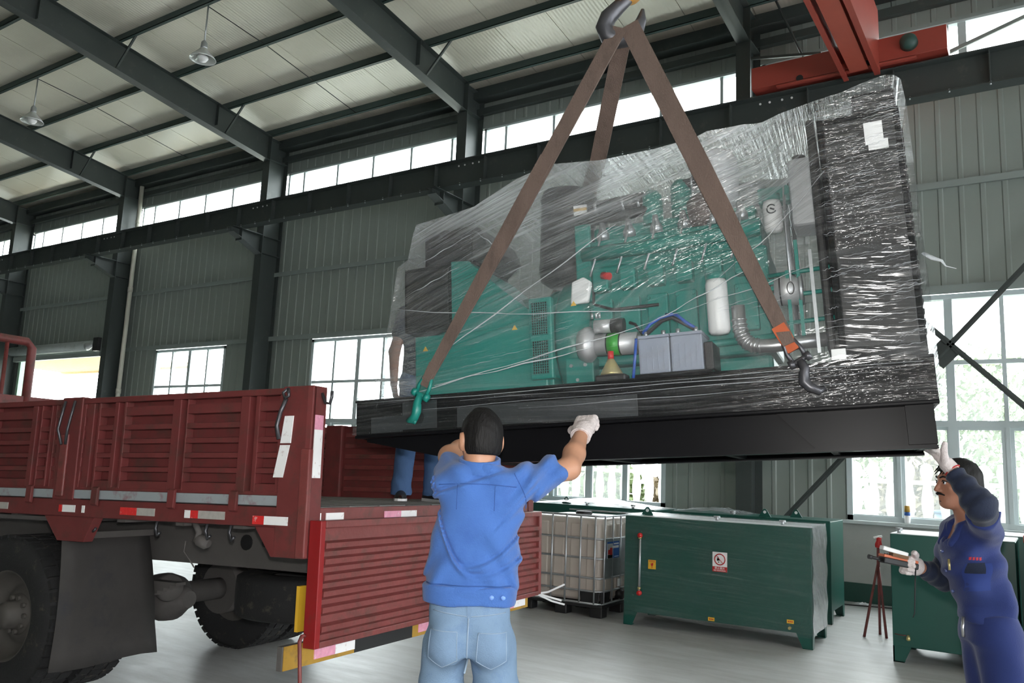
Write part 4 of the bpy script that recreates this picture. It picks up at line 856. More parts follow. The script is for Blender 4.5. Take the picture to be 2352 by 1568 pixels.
# expansion tank and fan shroud
et = MB().box(2.14, 2.25, 0.28, 0.50, 0.86, 1.18).build('expansion_tank', M['offwhite'], gen, 0.02)
MB().cyl((2.19, 0.36, 1.18), (2.19, 0.36, 1.21), 0.03, 14).build('tank_cap', M['blackm'], et)
MB().box(2.24, 2.275, 0.12, 0.9, 0.25, 1.28).build('fan_shroud', M['blackm'], gen, 0.01)
fg_ = MB()
for i in range(7):
    r_ = 0.10 + i * 0.055; fg_.tube([(2.12, 0.52 + r_ * math.cos(a), 0.72 + r_ * math.sin(a)) for a in [2 * math.pi * j / 28 for j in range(28)]], 0.004, 5, True)
fg_.build('fan_guard', M['galv'], gen)
for z in (0.40, 0.52, 0.62): MB().tube([(2.02, 0.2, z), (2.28, 0.16, z)], 0.01, 6).build('guard_rod', M['teal'], gen)
for u_, z0, z1 in ((2.10, 0.30, 0.62), (2.145, 0.33, 0.75), (2.20, 0.25, 0.70), (2.26, 0.25, 0.80)): MB().box(u_, u_ + 0.014, 0.13, 0.145, z0, z1).build('guard_upright', M['teal'] if u_ != 2.20 else M['galv'], gen)
# radiator
rad = MB().box(2.285, 2.605, 0.015, 0.985, 0.19, 1.225).build('radiator', M['black'], gen, 0.008)
MB().box(2.43, 2.60, 0.05, 0.95, 1.225, 1.325).build('header_tank', M['black'], rad, 0.015)
MB().box(2.31, 2.58, 0.006, 0.015, 0.24, 1.19).build('side_panel', M['blackm'], rad, 0.004)
for i in range(22): MB().box(2.60, 2.612, 0.06, 0.94, 0.28 + i * 0.04, 0.30 + i * 0.04).build('core_fin', M['blackm'], rad)
MB().box(2.465, 2.535, -0.0005, 0.004, 1.07, 1.165).build('paper_label', M['paper'], rad); MB().box(2.475, 2.55, -0.002, 0.003, 1.045, 1.085).build('paper_label', M['paper'], rad)
# starter motor
stt = MB().cyl((1.215, 0.17, 0.385), (1.43, 0.17, 0.375), 0.052, 24).build('starter_motor', M['alu'], gen)
MB().lathe([(0.03, -0.06), (0.07, -0.05), (0.085, -0.02), (0.085, 0.0), (0.055, 0.03)], (1.20, 0.17, 0.388), (1, 0, -0.04), 24).build('nose_housing', M['alu'], stt)
MB().cyl((1.235, 0.14, 0.465), (1.315, 0.14, 0.462), 0.032, 18).build('solenoid', M['alu'], stt)
MB().cyl((1.315, 0.14, 0.462), (1.375, 0.14, 0.458), 0.034, 18).build('solenoid_cap', M['blackm'], stt)
MB().cyl((1.285, 0.17, 0.3815), (1.352, 0.17, 0.3785), 0.0535, 24).build('label_border', M['blackm'], stt); MB().cyl((1.291, 0.17, 0.3812), (1.346, 0.17, 0.3788), 0.0542, 24).build('green_label', M['green_label'], stt)
MB().cyl((1.43, 0.17, 0.375), (1.452, 0.17, 0.374), 0.045, 24).build('end_cap', M['steel'], stt)
for x in (1.23, 1.25, 1.265): MB().cyl((x, 0.12, 0.50), (x, 0.115, 0.525), 0.007, 8).build('terminal', M['galv'], stt)
# batteries on their tray
for i in (0, 1):
    u0 = 1.445 + i * 0.146
    bt = MB().box(u0, u0 + 0.141, 0.10, 0.30, 0.218, 0.378).build('battery', M['batt'], gen, 0.006)
    for k_ in range(5): MB().box(u0 + 0.01 + k_ * 0.026, u0 + 0.0125 + k_ * 0.026, 0.097, 0.10, 0.235, 0.34).build('case_rib', M['batt'], bt)
    MB().box(u0 - 0.001, u0 + 0.142, 0.098, 0.302, 0.378, 0.392).build('lid', M['batt'], bt, 0.003)
    for dx in (0.03, 0.11): MB().cyl((u0 + dx, 0.14, 0.39), (u0 + dx, 0.14, 0.415), 0.010, 10).build('post', M['galv'], bt)
MB().box(1.735, 1.775, 0.11, 0.30, 0.218, 0.34).build('battery_end_box', M['blackm'], gen, 0.006)
MB().box(1.41, 1.77, 0.085, 0.32, 0.19, 0.216).build('battery_tray', M['black'], gen, 0.003)
for pts, m_, r_ in (([(1.46, 0.14, 0.41), (1.50, 0.13, 0.45), (1.54, 0.15, 0.475), (1.60, 0.16, 0.49)], 'bluecable', 0.008), ([(1.70, 0.14, 0.41), (1.66, 0.13, 0.44), (1.62, 0.15, 0.48), (1.56, 0.2, 0.50)], 'bluecable', 0.008), ([(1.44, 0.09, 0.38), (1.432, 0.085, 0.30), (1.42, 0.08, 0.20)], 'bluecable', 0.007), ([(1.47, 0.14, 0.40), (1.55, 0.14, 0.46), (1.60, 0.14, 0.47), (1.70, 0.14, 0.405)], 'blackm', 0.009), ([(1.40, 0.15, 0.47), (1.43, 0.13, 0.455), (1.46, 0.14, 0.405)], 'blackm', 0.007)):
    MB().tube(pts, r_, 8).build('cable', M[m_], gen)
# bellows exhaust pipe
pts = [(1.885, 0.19, 0.50), (1.885, 0.19, 0.42), (1.89, 0.185, 0.375), (1.905, 0.18, 0.34), (1.93, 0.175, 0.318), (1.965, 0.17, 0.308), (2.02, 0.17, 0.305), (2.32, 0.16, 0.312)]
ex = MB().tube(pts, 0.030, 16).build('exhaust_pipe', M['steel'], gen)
for i in range(11):
    t = 0.8 + i * 0.42; k_ = int(t); f_ = t - k_
    if k_ < len(pts) - 2:
        p0 = Vector(pts[k_]).lerp(Vector(pts[k_ + 1]), f_); d_ = (Vector(pts[k_ + 1]) - Vector(pts[k_])).normalized()
        MB().lathe([(0.029, -0.006), (0.0355, 0), (0.029, 0.006)], p0, d_, 16).build('bellows_ring', M['steel'], ex)
# charging alternator
ca = MB().cyl((2.05, 0.17, 0.54), (2.15, 0.17, 0.535), 0.062, 24).build('charging_alternator', M['alu'], gen)
MB().cyl((2.07, 0.17, 0.539), (2.076, 0.17, 0.539), 0.064, 24).build('fin_ring', M['blackm'], ca); MB().cyl((2.15, 0.17, 0.535), (2.165, 0.17, 0.535), 0.066, 24).build('pulley', M['galv'], ca)
for i in range(10):
    a = math.radians(i * 36); MB().box(2.03, 2.05, 0.165 + 0.05 * math.cos(a), 0.175 + 0.05 * math.cos(a), 0.535 + 0.05 * math.sin(a), 0.545 + 0.05 * math.sin(a)).build('fin', M['teal'], ca)
lg = MB().tube([(2.118 + 0.014 * math.cos(a), 0.1065, 0.535 + 0.026 * math.sin(a)) for a in [2 * math.pi * j / 20 for j in range(20)]], 0.002, 5, True); lg.build('oval_logo', M['blackm'], ca)
# small fittings
cn = MB().lathe([(0.052, 0.0), (0.05, 0.01), (0.02, 0.065), (0.014, 0.075), (0.0, 0.076)], (1.315, 0.10, 0.225), (0, 0, 1), 18).build('drain_cone', M['gold'], gen)
MB().cyl((1.315, 0.10, 0.296), (1.315, 0.10, 0.335), 0.014, 12).build('red_cap', M['redp'], cn)
MB().box(1.245, 1.39, 0.06, 0.14, 0.19, 0.225).build('cone_base', M['blackm'], cn, 0.01)
MB().tube([(1.255, 0.24, 0.735), (1.295, 0.22, 0.722)], 0.018, 12).build('red_knob', M['redp'], gen)
MB().prism([(1.10, 0.60), (1.19, 0.60), (1.21, 0.70), (1.17, 0.73), (1.11, 0.71)], 1, 0.19, 0.22).build('white_cover', M['white'], gen, 0.01)
MB().box(2.255, 2.31, -0.004, 0.02, 0.195, 0.24).build('white_bracket', M['white'], gen, 0.003)
for (u_, z) in ((0.30, 0.44), (0.80, 0.50), (1.11, 0.585)): MB().prism([(u_, z), (u_ + 0.03, z), (u_ + 0.015, z + 0.024)], 1, 0.165, 0.169).build('warning_sticker', M['yellow_lab'], gen)

# stretch film over everything ------------------------------------------
OUT = [(-0.004, 0.19), (0.06, 0.22), (0.10, 0.26), (0.132, 0.34), (0.140, 0.62), (0.146, 0.91), (0.203, 0.945), (0.212, 1.10), (0.225, 1.155), (0.571, 1.205), (0.824, 1.318), (1.014, 1.358), (1.271, 1.330), (1.547, 1.335), (1.734, 1.352), (1.799, 1.374), (1.856, 1.373), (1.971, 1.372), (2.136, 1.345), (2.29, 1.30), (2.40, 1.315), (2.469, 1.335), (2.563, 1.352), (2.602, 1.342), (2.622, 1.318), (2.630, 1.226)]
def out_pts():
    res = []
    for (a, b), (c, d) in zip(OUT[:-1], OUT[1:]):
        n_ = max(1, int((c - a) / 0.035))
        for i in range(n_): res.append((a + (c - a) * i / n_, b + (d - b) * i / n_))
    return res + [OUT[-1]]
def film_v(u_, w_):
    s = min(1, max(0, (w_ - 0.19) / 1.0)); b_ = min(1, max(0, (2.29 - u_) / 0.25)); return -0.012 + 0.26 * s * b_
def streak_uv(u_, w_):
    # film runs level on the skid and radiator, and rises to the right over the engine
    s = min(1, max(0, (w_ - 0.19) / 0.45)); uu = min(u_, 2.25)
    slope = 0.42 * (uu - 0.5) - 0.055 * (uu - 0.5) ** 2
    return (u_ * (1 + 0.1 * s), w_ - s * slope - 0.02 * math.sin(3 * u_))
top = [p for p in out_pts()]
rows = []; uvs = []
N = 34
for (pu, pw) in top:
    # column from the outline point down to the skid foot, fanned so that every part of the front is covered
    row = []; uvr = []
    for j in range(N):
        t = j / (N - 1)
        w_ = pw + (0.015 - pw) * t; bu = pu
        v_ = film_v(bu, w_) if w_ > 0.19 else -0.012
        wob = 0.004 * math.sin(9 * bu + 14 * w_) * math.sin(5 * w_ + 3 * bu)
        if 0.25 < w_: v_ += wob
        row.append((bu, v_, w_)); uvr.append(streak_uv(bu, w_))
    rows.append(row); uvs.append(uvr)
def uv_mesh(name, rows, uvs, mat, parent, layer_haze=None):
    b_ = MB(); b_.grid(rows, True); me = b_.mesh(name); ul = me.uv_layers.new(name='flow'); n_ = len(rows[0])
    flat = [q for r_ in uvs for q in r_]
    for lp in me.loops: ul.data[lp.index].uv = flat[lp.vertex_index]
    if layer_haze is not None:
        la = me.attributes.new('layer_haze', 'FLOAT', 'POINT'); la.data.foreach_set('value', [layer_haze(*q) for r_ in rows for q in r_])
    return link(name, me, mat, parent)
def sst(a, b, x): t = min(1, max(0, (x - a) / (b - a))); return t * t * (3 - 2 * t)
def film_layer_haze(u_, v_, w_):
    # more film turns and painted backlit haze over top and left, little on radiator
    L_ = 0.10 + 0.30 * sst(0.75, 1.12, w_) + 0.22 * sst(0.40, 0.25, w_) * sst(0.5, 0.1, u_) + 0.10 * math.exp(-((u_ - 0.85) / 0.35) ** 2 - ((w_ - 0.68) / 0.16) ** 2)
    L_ *= 1 - 0.93 * sst(2.12, 2.32, u_); return L_ * sst(0.17, 0.22, w_)
film = uv_mesh('stretch_film', rows, uvs, M['film'], gen, film_layer_haze)
# top, back and ends of the same wrapping
rows = []; uvs = []
for (pu, pw) in top:
    v0 = film_v(pu, pw) if pw > 0.19 else -0.012
    rows.append([(pu, v0 + (GW + 0.012 - v0) * t, pw + 0.012 * math.sin(math.pi * t) * (1 if pw > 0.3 else 0)) for t in lin(0, 1, 8)])
    uvs.append([(t * 0.9 + 3, pu * 1.2 + pw) for t in lin(0, 1, 8)])
uv_mesh('film_top', rows, uvs, M['film'], film, film_layer_haze)
rows = []; uvs = []
for (pu, pw) in top:
    rows.append([(pu, GW + 0.012, pw + (0.015 - pw) * t) for t in lin(0, 1, 10)]); uvs.append([streak_uv(pu + 5, pw + (0.015 - pw) * t) for t in lin(0, 1, 10)])
uv_mesh('film_back', rows, uvs, M['film'], film, lambda a, b, c: film_layer_haze(a, b, c) * 0.6)
rows = [[(-0.006, -0.012, 0.19), (-0.006, GW + 0.012, 0.19)], [(-0.006, -0.012, 0.015), (-0.006, GW + 0.012, 0.015)]]
uv_mesh('film_end', rows, [[(0, 0), (1, 0)], [(0, 0.2), (1, 0.2)]], M['film'], film)
rows = [[(2.632, v_, w_) for v_ in lin(-0.012, GW + 0.012, 6)] for w_ in lin(1.226, 0.015, 14)]
uv_mesh('film_end', rows, [[(p[1], p[2]) for p in r_] for r_ in rows], M['film'], film)
# gathered ropes of film, and short pale strands painted in as glints
rope = pbr('gathered_film_and_glint', (0.72, 0.76, 0.80), 0.22, 0, 0.15, 30, bump=0.8, bscale=90, spec=0.8, alpha=0.55)
def strand(a, b, r_, sag=0.0):
    pts = []; rs = []
    for i in range(13):
        t = i / 12; u_ = a[0] + (b[0] - a[0]) * t; w_ = a[1] + (b[1] - a[1]) * t - sag * math.sin(math.pi * t) + 0.004 * math.sin(17 * t + 9 * a[0]) * min(1, r_ / 0.003)
        pts.append((u_, film_v(u_, w_) - 0.006, w_)); rs.append(r_ * (0.35 + 0.65 * abs(math.sin(5.1 * t + 3 * a[0]))) * (0.4 + 0.6 * math.sin(math.pi * min(max(t, 0.06), 0.94))))
    MB().tube(pts, rs, 6, flat=0.5).build('film_strand_glint', rope, film)
for a, b, r_, sg in (((1.348, 0.965), (0.44, 0.37), 0.006, 0), ((0.18, 0.66), (1.50, 0.505), 0.005, 0.02), ((0.33, 0.20), (1.52, 0.435), 0.006, 0.0), ((1.52, 0.435), (2.0, 0.66), 0.005, 0.0), ((0.46, 0.235), (1.25, 0.345), 0.006, 0.0), ((0.52, 0.86), (0.25, 0.74), 0.004, 0.0),
        ((0.57, 1.04), (0.27, 0.90), 0.004, 0.0), ((0.58, 1.06), (0.75, 0.92), 0.003, 0.0), ((1.55, 0.45), (2.28, 0.62), 0.003, 0.0), ((1.8, 0.60), (2.3, 0.98), 0.003, 0.0),
        ((0.05, 0.17), (2.58, 0.165), 0.0022, 0.0), ((0.4, 0.12), (2.55, 0.135), 0.002, 0.0), ((0.9, 0.09), (2.4, 0.10), 0.0018, 0.0), ((0.6, 0.15), (2.6, 0.15), 0.002, 0.0)):
    strand(a, b, r_, sg)
for i in range(135):  # short pale strands standing in for flash glints on the radiator
    z = 0.22 + 1.05 * rnd.random() ** 0.85; u0 = rnd.uniform(2.22, 2.56); ln_ = rnd.uniform(0.03, 0.16); strand((u0, z), (min(2.622, u0 + ln_), z + ln_ * rnd.uniform(0.02, 0.16)), rnd.uniform(0.0009, 0.0024))
for i in range(110):
    u0 = rnd.uniform(0.4, 2.1); z = rnd.uniform(0.3, 1.15); ln_ = rnd.uniform(0.05, 0.22); sl = 0.42 - 0.11 * (u0 - 0.5); strand((u0, z), (u0 + ln_, z + ln_ * sl * min(1, (z - 0.19) / 0.45) * rnd.uniform(0.7, 1.3)), rnd.uniform(0.0006, 0.0016))
# torn tail of film at the right end
MB().tube([(2.63, 0.05, 0.60), (2.66, 0.03, 0.57), (2.69, 0.03, 0.555), (2.70, 0.02, 0.53), (2.735, 0.02, 0.515)], [0.012, 0.016, 0.010, 0.004, 0.002], 6, flat=0.4).build('torn_film_tail', rope, film)

# ------------------------------------------------------------------ hook, slings
hk = thing('crane_hook', 'dark forged crane hook under an orange block, holding the slings', 'hook', (-1.66, 3.45, 3.90))
Ho = Vector((-1.66, 3.45, 3.90))
hp = [(-1.654, 3.458, 3.955), (-1.666, 3.456, 3.905), (-1.703, 3.438, 3.868), (-1.75, 3.418, 3.814), (-1.768, 3.414, 3.765), (-1.756, 3.431, 3.723), (-1.716, 3.46, 3.703), (-1.663, 3.493, 3.715), (-1.629, 3.507, 3.76), (-1.61, 3.51, 3.81), (-1.602, 3.506, 3.862)]
MB().tube([Vector(p) - Ho for p in hp], [0.028, 0.030, 0.036, 0.043, 0.045, 0.045, 0.045, 0.042, 0.036, 0.026, 0.008], 14).build('hook_body', M['iron'], hk)
MB().lathe([(0.0, -0.10), (0.055, -0.085), (0.095, -0.04), (0.10, 0.03), (0.09, 0.10), (0.06, 0.2), (0.05, 0.3)], (0, 0, 0.085), (0, 0, 1), 24).build('hook_block', M['orange'], hk)
for dx in (-0.04, 0.04): MB().cyl((dx, 0, 0.4), (dx, 0, 2.75), 0.008, 6).build('wire_rope', M['iron'], hk)
MB().box(-0.02, 0.0, -0.05, -0.044, -0.02, 0.0).build('paint_mark', M['orange'], hk)
GMi = GM.inverted()
def G(u_, v_, w_): return GM @ Vector((u_, v_, w_))
def G2(p): return GMi @ Vector(p)
def sling(label, top_w, low, hookpos, col, wide, back=False):
    # everything in world space relative to the sling's top
    T0 = Vector(top_w); t = thing('lifting_sling', label, 'sling', tuple(T0), 0, 'webbing slings on the crane hook')
    lowp = [G(*q) for q in low]; path = [T0 + Vector((0.004, 0.05, 0.0))] if False else []
    pts = [T0] ; prev = T0
    for q in lowp:
        for i in range(1, 9): pts.append(prev.lerp(q, i / 8))
        prev = q
    side = Vector((GM[0][0], GM[1][0], GM[2][0]))
    ws = [wide * (1 - 0.45 * max(0, (i / (len(pts) - 1)) - 0.55) / 0.45) for i in range(len(pts))]
    MB().ribbon([p - T0 for p in pts], side, ws, 0.010).build('webbing', M['strap'], t)
    MB().ribbon([p - T0 - Vector((0, 0.011, 0)) for p in pts[-6:]], side, [x_ * 0.92 for x_ in ws[-6:]], 0.008).build('stitched_eye', M['strap'], t)
    if not back:
        e = pts[-1] - T0; u_ = side; n_ = Vector((0.17, -0.985, 0)); h_ = G(*hookpos) - T0; d_ = (h_ - e).normalized(); s_ = d_.cross(n_).normalized()
        mb = MB(); mb.tube([e + s_ * 0.028 + d_ * 0.075, e + s_ * 0.030 + d_ * 0.03, e + s_ * 0.022 - d_ * 0.012, e - d_ * 0.02, e - s_ * 0.022 - d_ * 0.012, e - s_ * 0.030 + d_ * 0.03, e - s_ * 0.028 + d_ * 0.075], 0.0095, 8); mb.build('shackle', M[col], t)
        c_ = e + d_ * 0.075; MB().cyl(c_ - s_ * 0.045, c_ + s_ * 0.045, 0.011, 10).build('shackle_pin', M[col], t)
        for sg in (-1, 1): MB().lathe([(0.0, -0.013), (0.019, -0.011), (0.019, 0.011), (0, 0.013)], c_ + s_ * 0.036 * sg, s_, 12).build('pin_head', M[col], t)
        L_ = (h_ - c_).length; q = MB()
        q.tube([c_ + d_ * 0.0, c_ + d_ * 0.04, c_ + d_ * (L_ * 0.45) + s_ * (0.012 if col == 'iron' else -0.004), c_ + d_ * (L_ * 0.75) + s_ * (0.030 if col == 'iron' else -0.016), h_ + s_ * (0.022 if col == 'iron' else -0.02), h_ + d_ * 0.03 + s_ * 0.0, h_ + d_ * 0.028 + s_ * -0.018 - n_ * 0.02, h_ + d_ * 0.01 + s_ * -0.02 - n_ * 0.03], [0.017, 0.019, 0.021, 0.023, 0.021, 0.017, 0.012, 0.007], 12)
        q.build('sling_hook', M['teal'] if col == 'teal' else M['iron'], t)
        MB().ribbon([e - d_ * 0.09, e - d_ * 0.04, e + d_ * 0.03], side, [ws[-1] * 1.05, ws[-1] * 1.1, ws[-1] * 0.9], 0.016).build('eye_cover', M['orange_rag'] if col == 'iron' else M['strap'], t)
    return t
sling('brown lifting sling slanting left to the teal hook', (-1.690, 3.425, 3.745), [(0.430, -0.030, 0.255)], (0.345, -0.03, 0.095), 'teal', 0.086)
sling('brown lifting sling slanting right to the dark iron hook', (-1.645, 3.440, 3.755), [(2.103, -0.030, 0.27)], (2.185, -0.03, 0.10), 'iron', 0.096)
sling('brown lifting sling going down behind the load', (-1.690, 3.475, 3.735), [(1.1484, 0.62, 1.484), (0.75, 1.04, 0.9), (0.40, 1.05, 0.25)], (0.36, 1.04, 0.1), 'iron', 0.086, True)
# ------------------------------------------------------------------ people: implicit surfaces meshed once per garment / body
def cap(p, a, b, r0, r1):
    a = np.array(a, float); b = np.array(b, float); ab = b - a; t = np.clip(((p - a) @ ab) / (ab @ ab), 0, 1)
    return np.linalg.norm(p - a - t[..., None] * ab, axis=-1) - (r0 + (r1 - r0) * t)
def ell(p, c, r, R=None):
    q = p - np.array(c, float)
    if R is not None: q = q @ np.array(R, float)
    r = np.array(r, float); k0 = np.linalg.norm(q / r, axis=-1); k1 = np.linalg.norm(q / (r * r), axis=-1) + 1e-9
    return k0 * (k0 - 1) / k1
def trunk(p, secs, e=2.3):
    # secs: (z, cx, cy, half width, half depth) from low to high
    S_ = np.array(secs, float); z = np.clip(p[..., 2], S_[0, 0], S_[-1, 0]); g = [np.interp(z, S_[:, 0], S_[:, i]) for i in range(1, 5)]
    x = np.abs(p[..., 0] - g[0]) / g[2]; y = np.abs(p[..., 1] - g[1]) / g[3]
    d = ((x ** e + y ** e) ** (1 / e) - 1) * np.minimum(g[2], g[3]); dz = np.maximum(S_[0, 0] - p[..., 2], p[..., 2] - S_[-1, 0])
    return np.where(dz > 0, np.sqrt(np.maximum(d, 0) ** 2 + dz ** 2), np.maximum(d, dz))
def su(a, b, k): h = np.clip(0.5 + 0.5 * (b - a) / k, 0, 1); return b + (a - b) * h - k * h * (1 - h)
def ssub(a, b, k): return -su(-a, b, k)
def union(ds, k):
    r_ = ds[0]
    for d in ds[1:]: r_ = su(r_, d, k)
    return r_
def sdf_mesh(name, fn, lo, hi, h):
    # evaluate on a coarse lattice first, then only near the surface
    q = 5; n3 = [int(math.ceil((hi[i] - lo[i]) / h / q)) for i in range(3)]
    cax = [lo[i] + (np.arange(n3[i]) + 0.5) * q * h - 0.5 * h for i in range(3)]; Pc = np.stack(np.meshgrid(*cax, indexing='ij'), -1); Dc = fn(Pc)
    near = np.abs(Dc) < q * h * 1.5 + 0.012
    D = np.repeat(np.repeat(np.repeat(Dc, q, 0), q, 1), q, 2); nm = np.repeat(np.repeat(np.repeat(near, q, 0), q, 1), q, 2)
    ax = [lo[i] + np.arange(n3[i] * q) * h for i in range(3)]; ii = np.argwhere(nm); Pf = np.stack([ax[0][ii[:, 0]], ax[1][ii[:, 1]], ax[2][ii[:, 2]]], -1)
    D[nm] = fn(Pf); sg = D < 0
    nx, ny, nz = D.shape; acc = np.zeros((nx - 1, ny - 1, nz - 1, 3)); cnt = np.zeros((nx - 1, ny - 1, nz - 1))
    sl = lambda o: tuple(slice(o[i], D.shape[i] - 1 + o[i]) for i in range(3))
    cor = [(i, j, k_) for i in (0, 1) for j in (0, 1) for k_ in (0, 1)]
    for a in cor:
        for i in range(3):
            if a[i] == 0:
                b = list(a); b[i] = 1; da, db = D[sl(a)], D[sl(b)]; m = (da < 0) != (db < 0); t = np.where(m, da / np.where(m, da - db, 1), 0)
                off = np.array(a, float)[None, None, None] + np.zeros(da.shape + (3,)); off[..., i] += t; acc += np.where(m[..., None], off, 0); cnt += m
    ok = cnt > 0; idx = -np.ones(ok.shape, int); idx[ok] = np.arange(ok.sum()); cell = np.argwhere(ok)
    V = (cell + acc[ok] / cnt[ok][:, None]) * h + np.array([a[0] for a in ax]); Fc = []
    for i in range(3):
        j, k_ = (i + 1) % 3, (i + 2) % 3; s0 = [slice(None)] * 3; s1 = [slice(None)] * 3; s0[i] = slice(0, -1); s1[i] = slice(1, None)
        A, B = sg[tuple(s0)], sg[tuple(s1)]; ch = np.argwhere(A != B); ch = ch[(ch[:, j] > 0) & (ch[:, k_] > 0) & (ch[:, j] < D.shape[j] - 1) & (ch[:, k_] < D.shape[k_] - 1)]
        if not len(ch): continue
        fl__ = A[tuple(ch.T)]; q = []
        for dj, dk in ((-1, -1), (0, -1), (0, 0), (-1, 0)):
            c = ch.copy(); c[:, j] += dj; c[:, k_] += dk; q.append(idx[tuple(c.T)])
        q = np.stack(q, 1); q[~fl__] = q[~fl__][:, ::-1]; Fc.append(q)
    Fc = np.concatenate(Fc); Fc = Fc[(Fc >= 0).all(1)]
    me = bpy.data.meshes.new(name); me.from_pydata(V.tolist(), [], Fc.tolist()); me.polygons.foreach_set('use_smooth', [True] * len(me.polygons)); me.update(); return me
def limb(p, pts, rs, k=0.02): return union([cap(p, a, b, r0, r1) for a, b, r0, r1 in zip(pts[:-1], pts[1:], rs[:-1], rs[1:])], k)
def wav(p, *ws):
    s = 0
    for (kx, ky, kz, a, ph) in ws: s = s + a * np.sin(kx * p[..., 0] + ky * p[..., 1] + kz * p[..., 2] + ph)
    return s
def fmesh(name, fn, lo, hi, h, mat, parent): return link(name, sdf_mesh(name, fn, lo, hi, h), mat, parent)
def V3(*a): return np.array(a, float)
def hand_sdf(wrist, knuck, across, palm_n, curl, spread=0.0, size=1.0, r=0.0095, thumb=(0.6, 0.5), k=0.006):
    # wrist -> knuckle line; across = direction from index to little finger; palm_n = palm normal; curl = bend per joint in radians
    wrist, knuck = V3(*wrist), V3(*knuck); d = knuck - wrist; L_ = np.linalg.norm(d); d /= L_; a = V3(*across); a -= d * (a @ d); a /= np.linalg.norm(a); n = np.cross(d, a); n *= np.sign(n @ V3(*palm_n)) or 1
    prim = [('c', wrist + a * s * 0.7, knuck + a * s, 0.019 * size, 0.0145 * size) for s in (-0.030 * size, -0.010 * size, 0.011 * size, 0.030 * size)]
    for i, (ln, c_) in enumerate(zip((0.074, 0.082, 0.076, 0.060), curl)):
        base = knuck + a * (-0.030 + 0.02 * i) * size; ang = 0.0; pt = base; dirx = d + a * spread * (i - 1.5)
        dirx /= np.linalg.norm(dirx); rr = r * size * (1.0 - 0.04 * i)
        for seg, fr_ in enumerate((0.44, 0.31, 0.25)):
            ang += c_ * (0.9 if seg == 0 else 1.0); q = pt + (dirx * math.cos(ang) + n * math.sin(ang)) * ln * fr_ * size; prim.append(('c', pt, q, rr, rr * 0.94)); pt = q; rr *= 0.94
    tb = wrist + (knuck - wrist) * 0.35 - a * 0.030 * size; d1 = (d * thumb[0] - a * 0.75 + n * thumb[1]); d1 /= np.linalg.norm(d1); t1 = tb + d1 * 0.040 * size; d2 = d * 0.9 - a * 0.25 + n * thumb[1] * 0.9; d2 /= np.linalg.norm(d2); t2 = t1 + d2 * 0.032 * size; t3 = t2 + (d2 + n * 0.3) * 0.024 * size
    prim += [('c', tb, t1, 0.016 * size, 0.0125 * size), ('c', t1, t2, 0.0125 * size, 0.011 * size), ('c', t2, t3, 0.011 * size, 0.0095 * size)]
    return lambda p: union([cap(p, q[1], q[2], q[3], q[4]) for q in prim], k)
def head_sdf(c, yawdir, s=1.0, tilt=0.0):
    # local head axes: x right, y forward, z up (rotated about x by tilt)
    fy = V3(*yawdir); fy /= np.linalg.norm(fy); zx = V3(0, 0, 1.0); fx = np.cross(fy, zx); fx /= np.linalg.norm(fx); uz = np.cross(fx, fy); R = np.stack([fx, fy, uz], 1); c = V3(*c)
    ct, st = math.cos(tilt), math.sin(tilt); R = R @ np.array([[1, 0, 0], [0, ct, -st], [0, st, ct]])
    def fn(p):
        q = (p - c) @ R / s; ax_ = np.abs(q[..., 0]); m = np.stack([ax_, q[..., 1], q[..., 2]], -1)
        d = ell(q, (0, -0.012, 0.030), (0.074, 0.094, 0.088))
        d = su(d, ell(q, (0, 0.022, -0.022), (0.062, 0.072, 0.085)), 0.03)
        d = su(d, ell(q, (0, 0.058, -0.088), (0.032, 0.030, 0.026)), 0.03)
        d = su(d, ell(m, (0.045, 0.055, -0.018), (0.022, 0.02, 0.02)), 0.02)
        d = su(d, cap(m, (0.012, 0.082, 0.032), (0.045, 0.068, 0.030), 0.010, 0.008), 0.014)
        d = ssub(d, ell(m, (0.032, 0.090, 0.012), (0.017, 0.014, 0.011)), 0.010)
        d = su(d, ell(m, (0.031, 0.074, 0.011), (0.0125, 0.012, 0.0105)), 0.003)
        d = su(d, cap(q, (0, 0.086, 0.018), (0, 0.106, -0.024), 0.008, 0.0115), 0.009)
        d = su(d, ell(m, (0.012, 0.094, -0.028), (0.0085, 0.010, 0.008)), 0.006)
        d = su(d, cap(m, (0, 0.090, -0.052), (0.018, 0.082, -0.054), 0.0065, 0.004), 0.006)
        d = su(d, cap(m, (0, 0.088, -0.065), (0.015, 0.081, -0.063), 0.007, 0.004), 0.006)
        d = ssub(d, cap(m, (0, 0.099, -0.0585), (0.02, 0.088, -0.0585), 0.0015, 0.001), 0.004)
        e = ell(m, (0.082, -0.014, 0.002), (0.013, 0.022, 0.034), [[0.94, 0.34, 0], [-0.34, 0.94, 0], [0, 0, 1]]); e = ssub(e, ell(m, (0.093, 0.0, 0.004), (0.010, 0.013, 0.021)), 0.006); e = su(e, ell(m, (0.081, -0.008, -0.028), (0.008, 0.009, 0.011)), 0.006)
        return su(d, e, 0.006) * s
    return fn, R, c
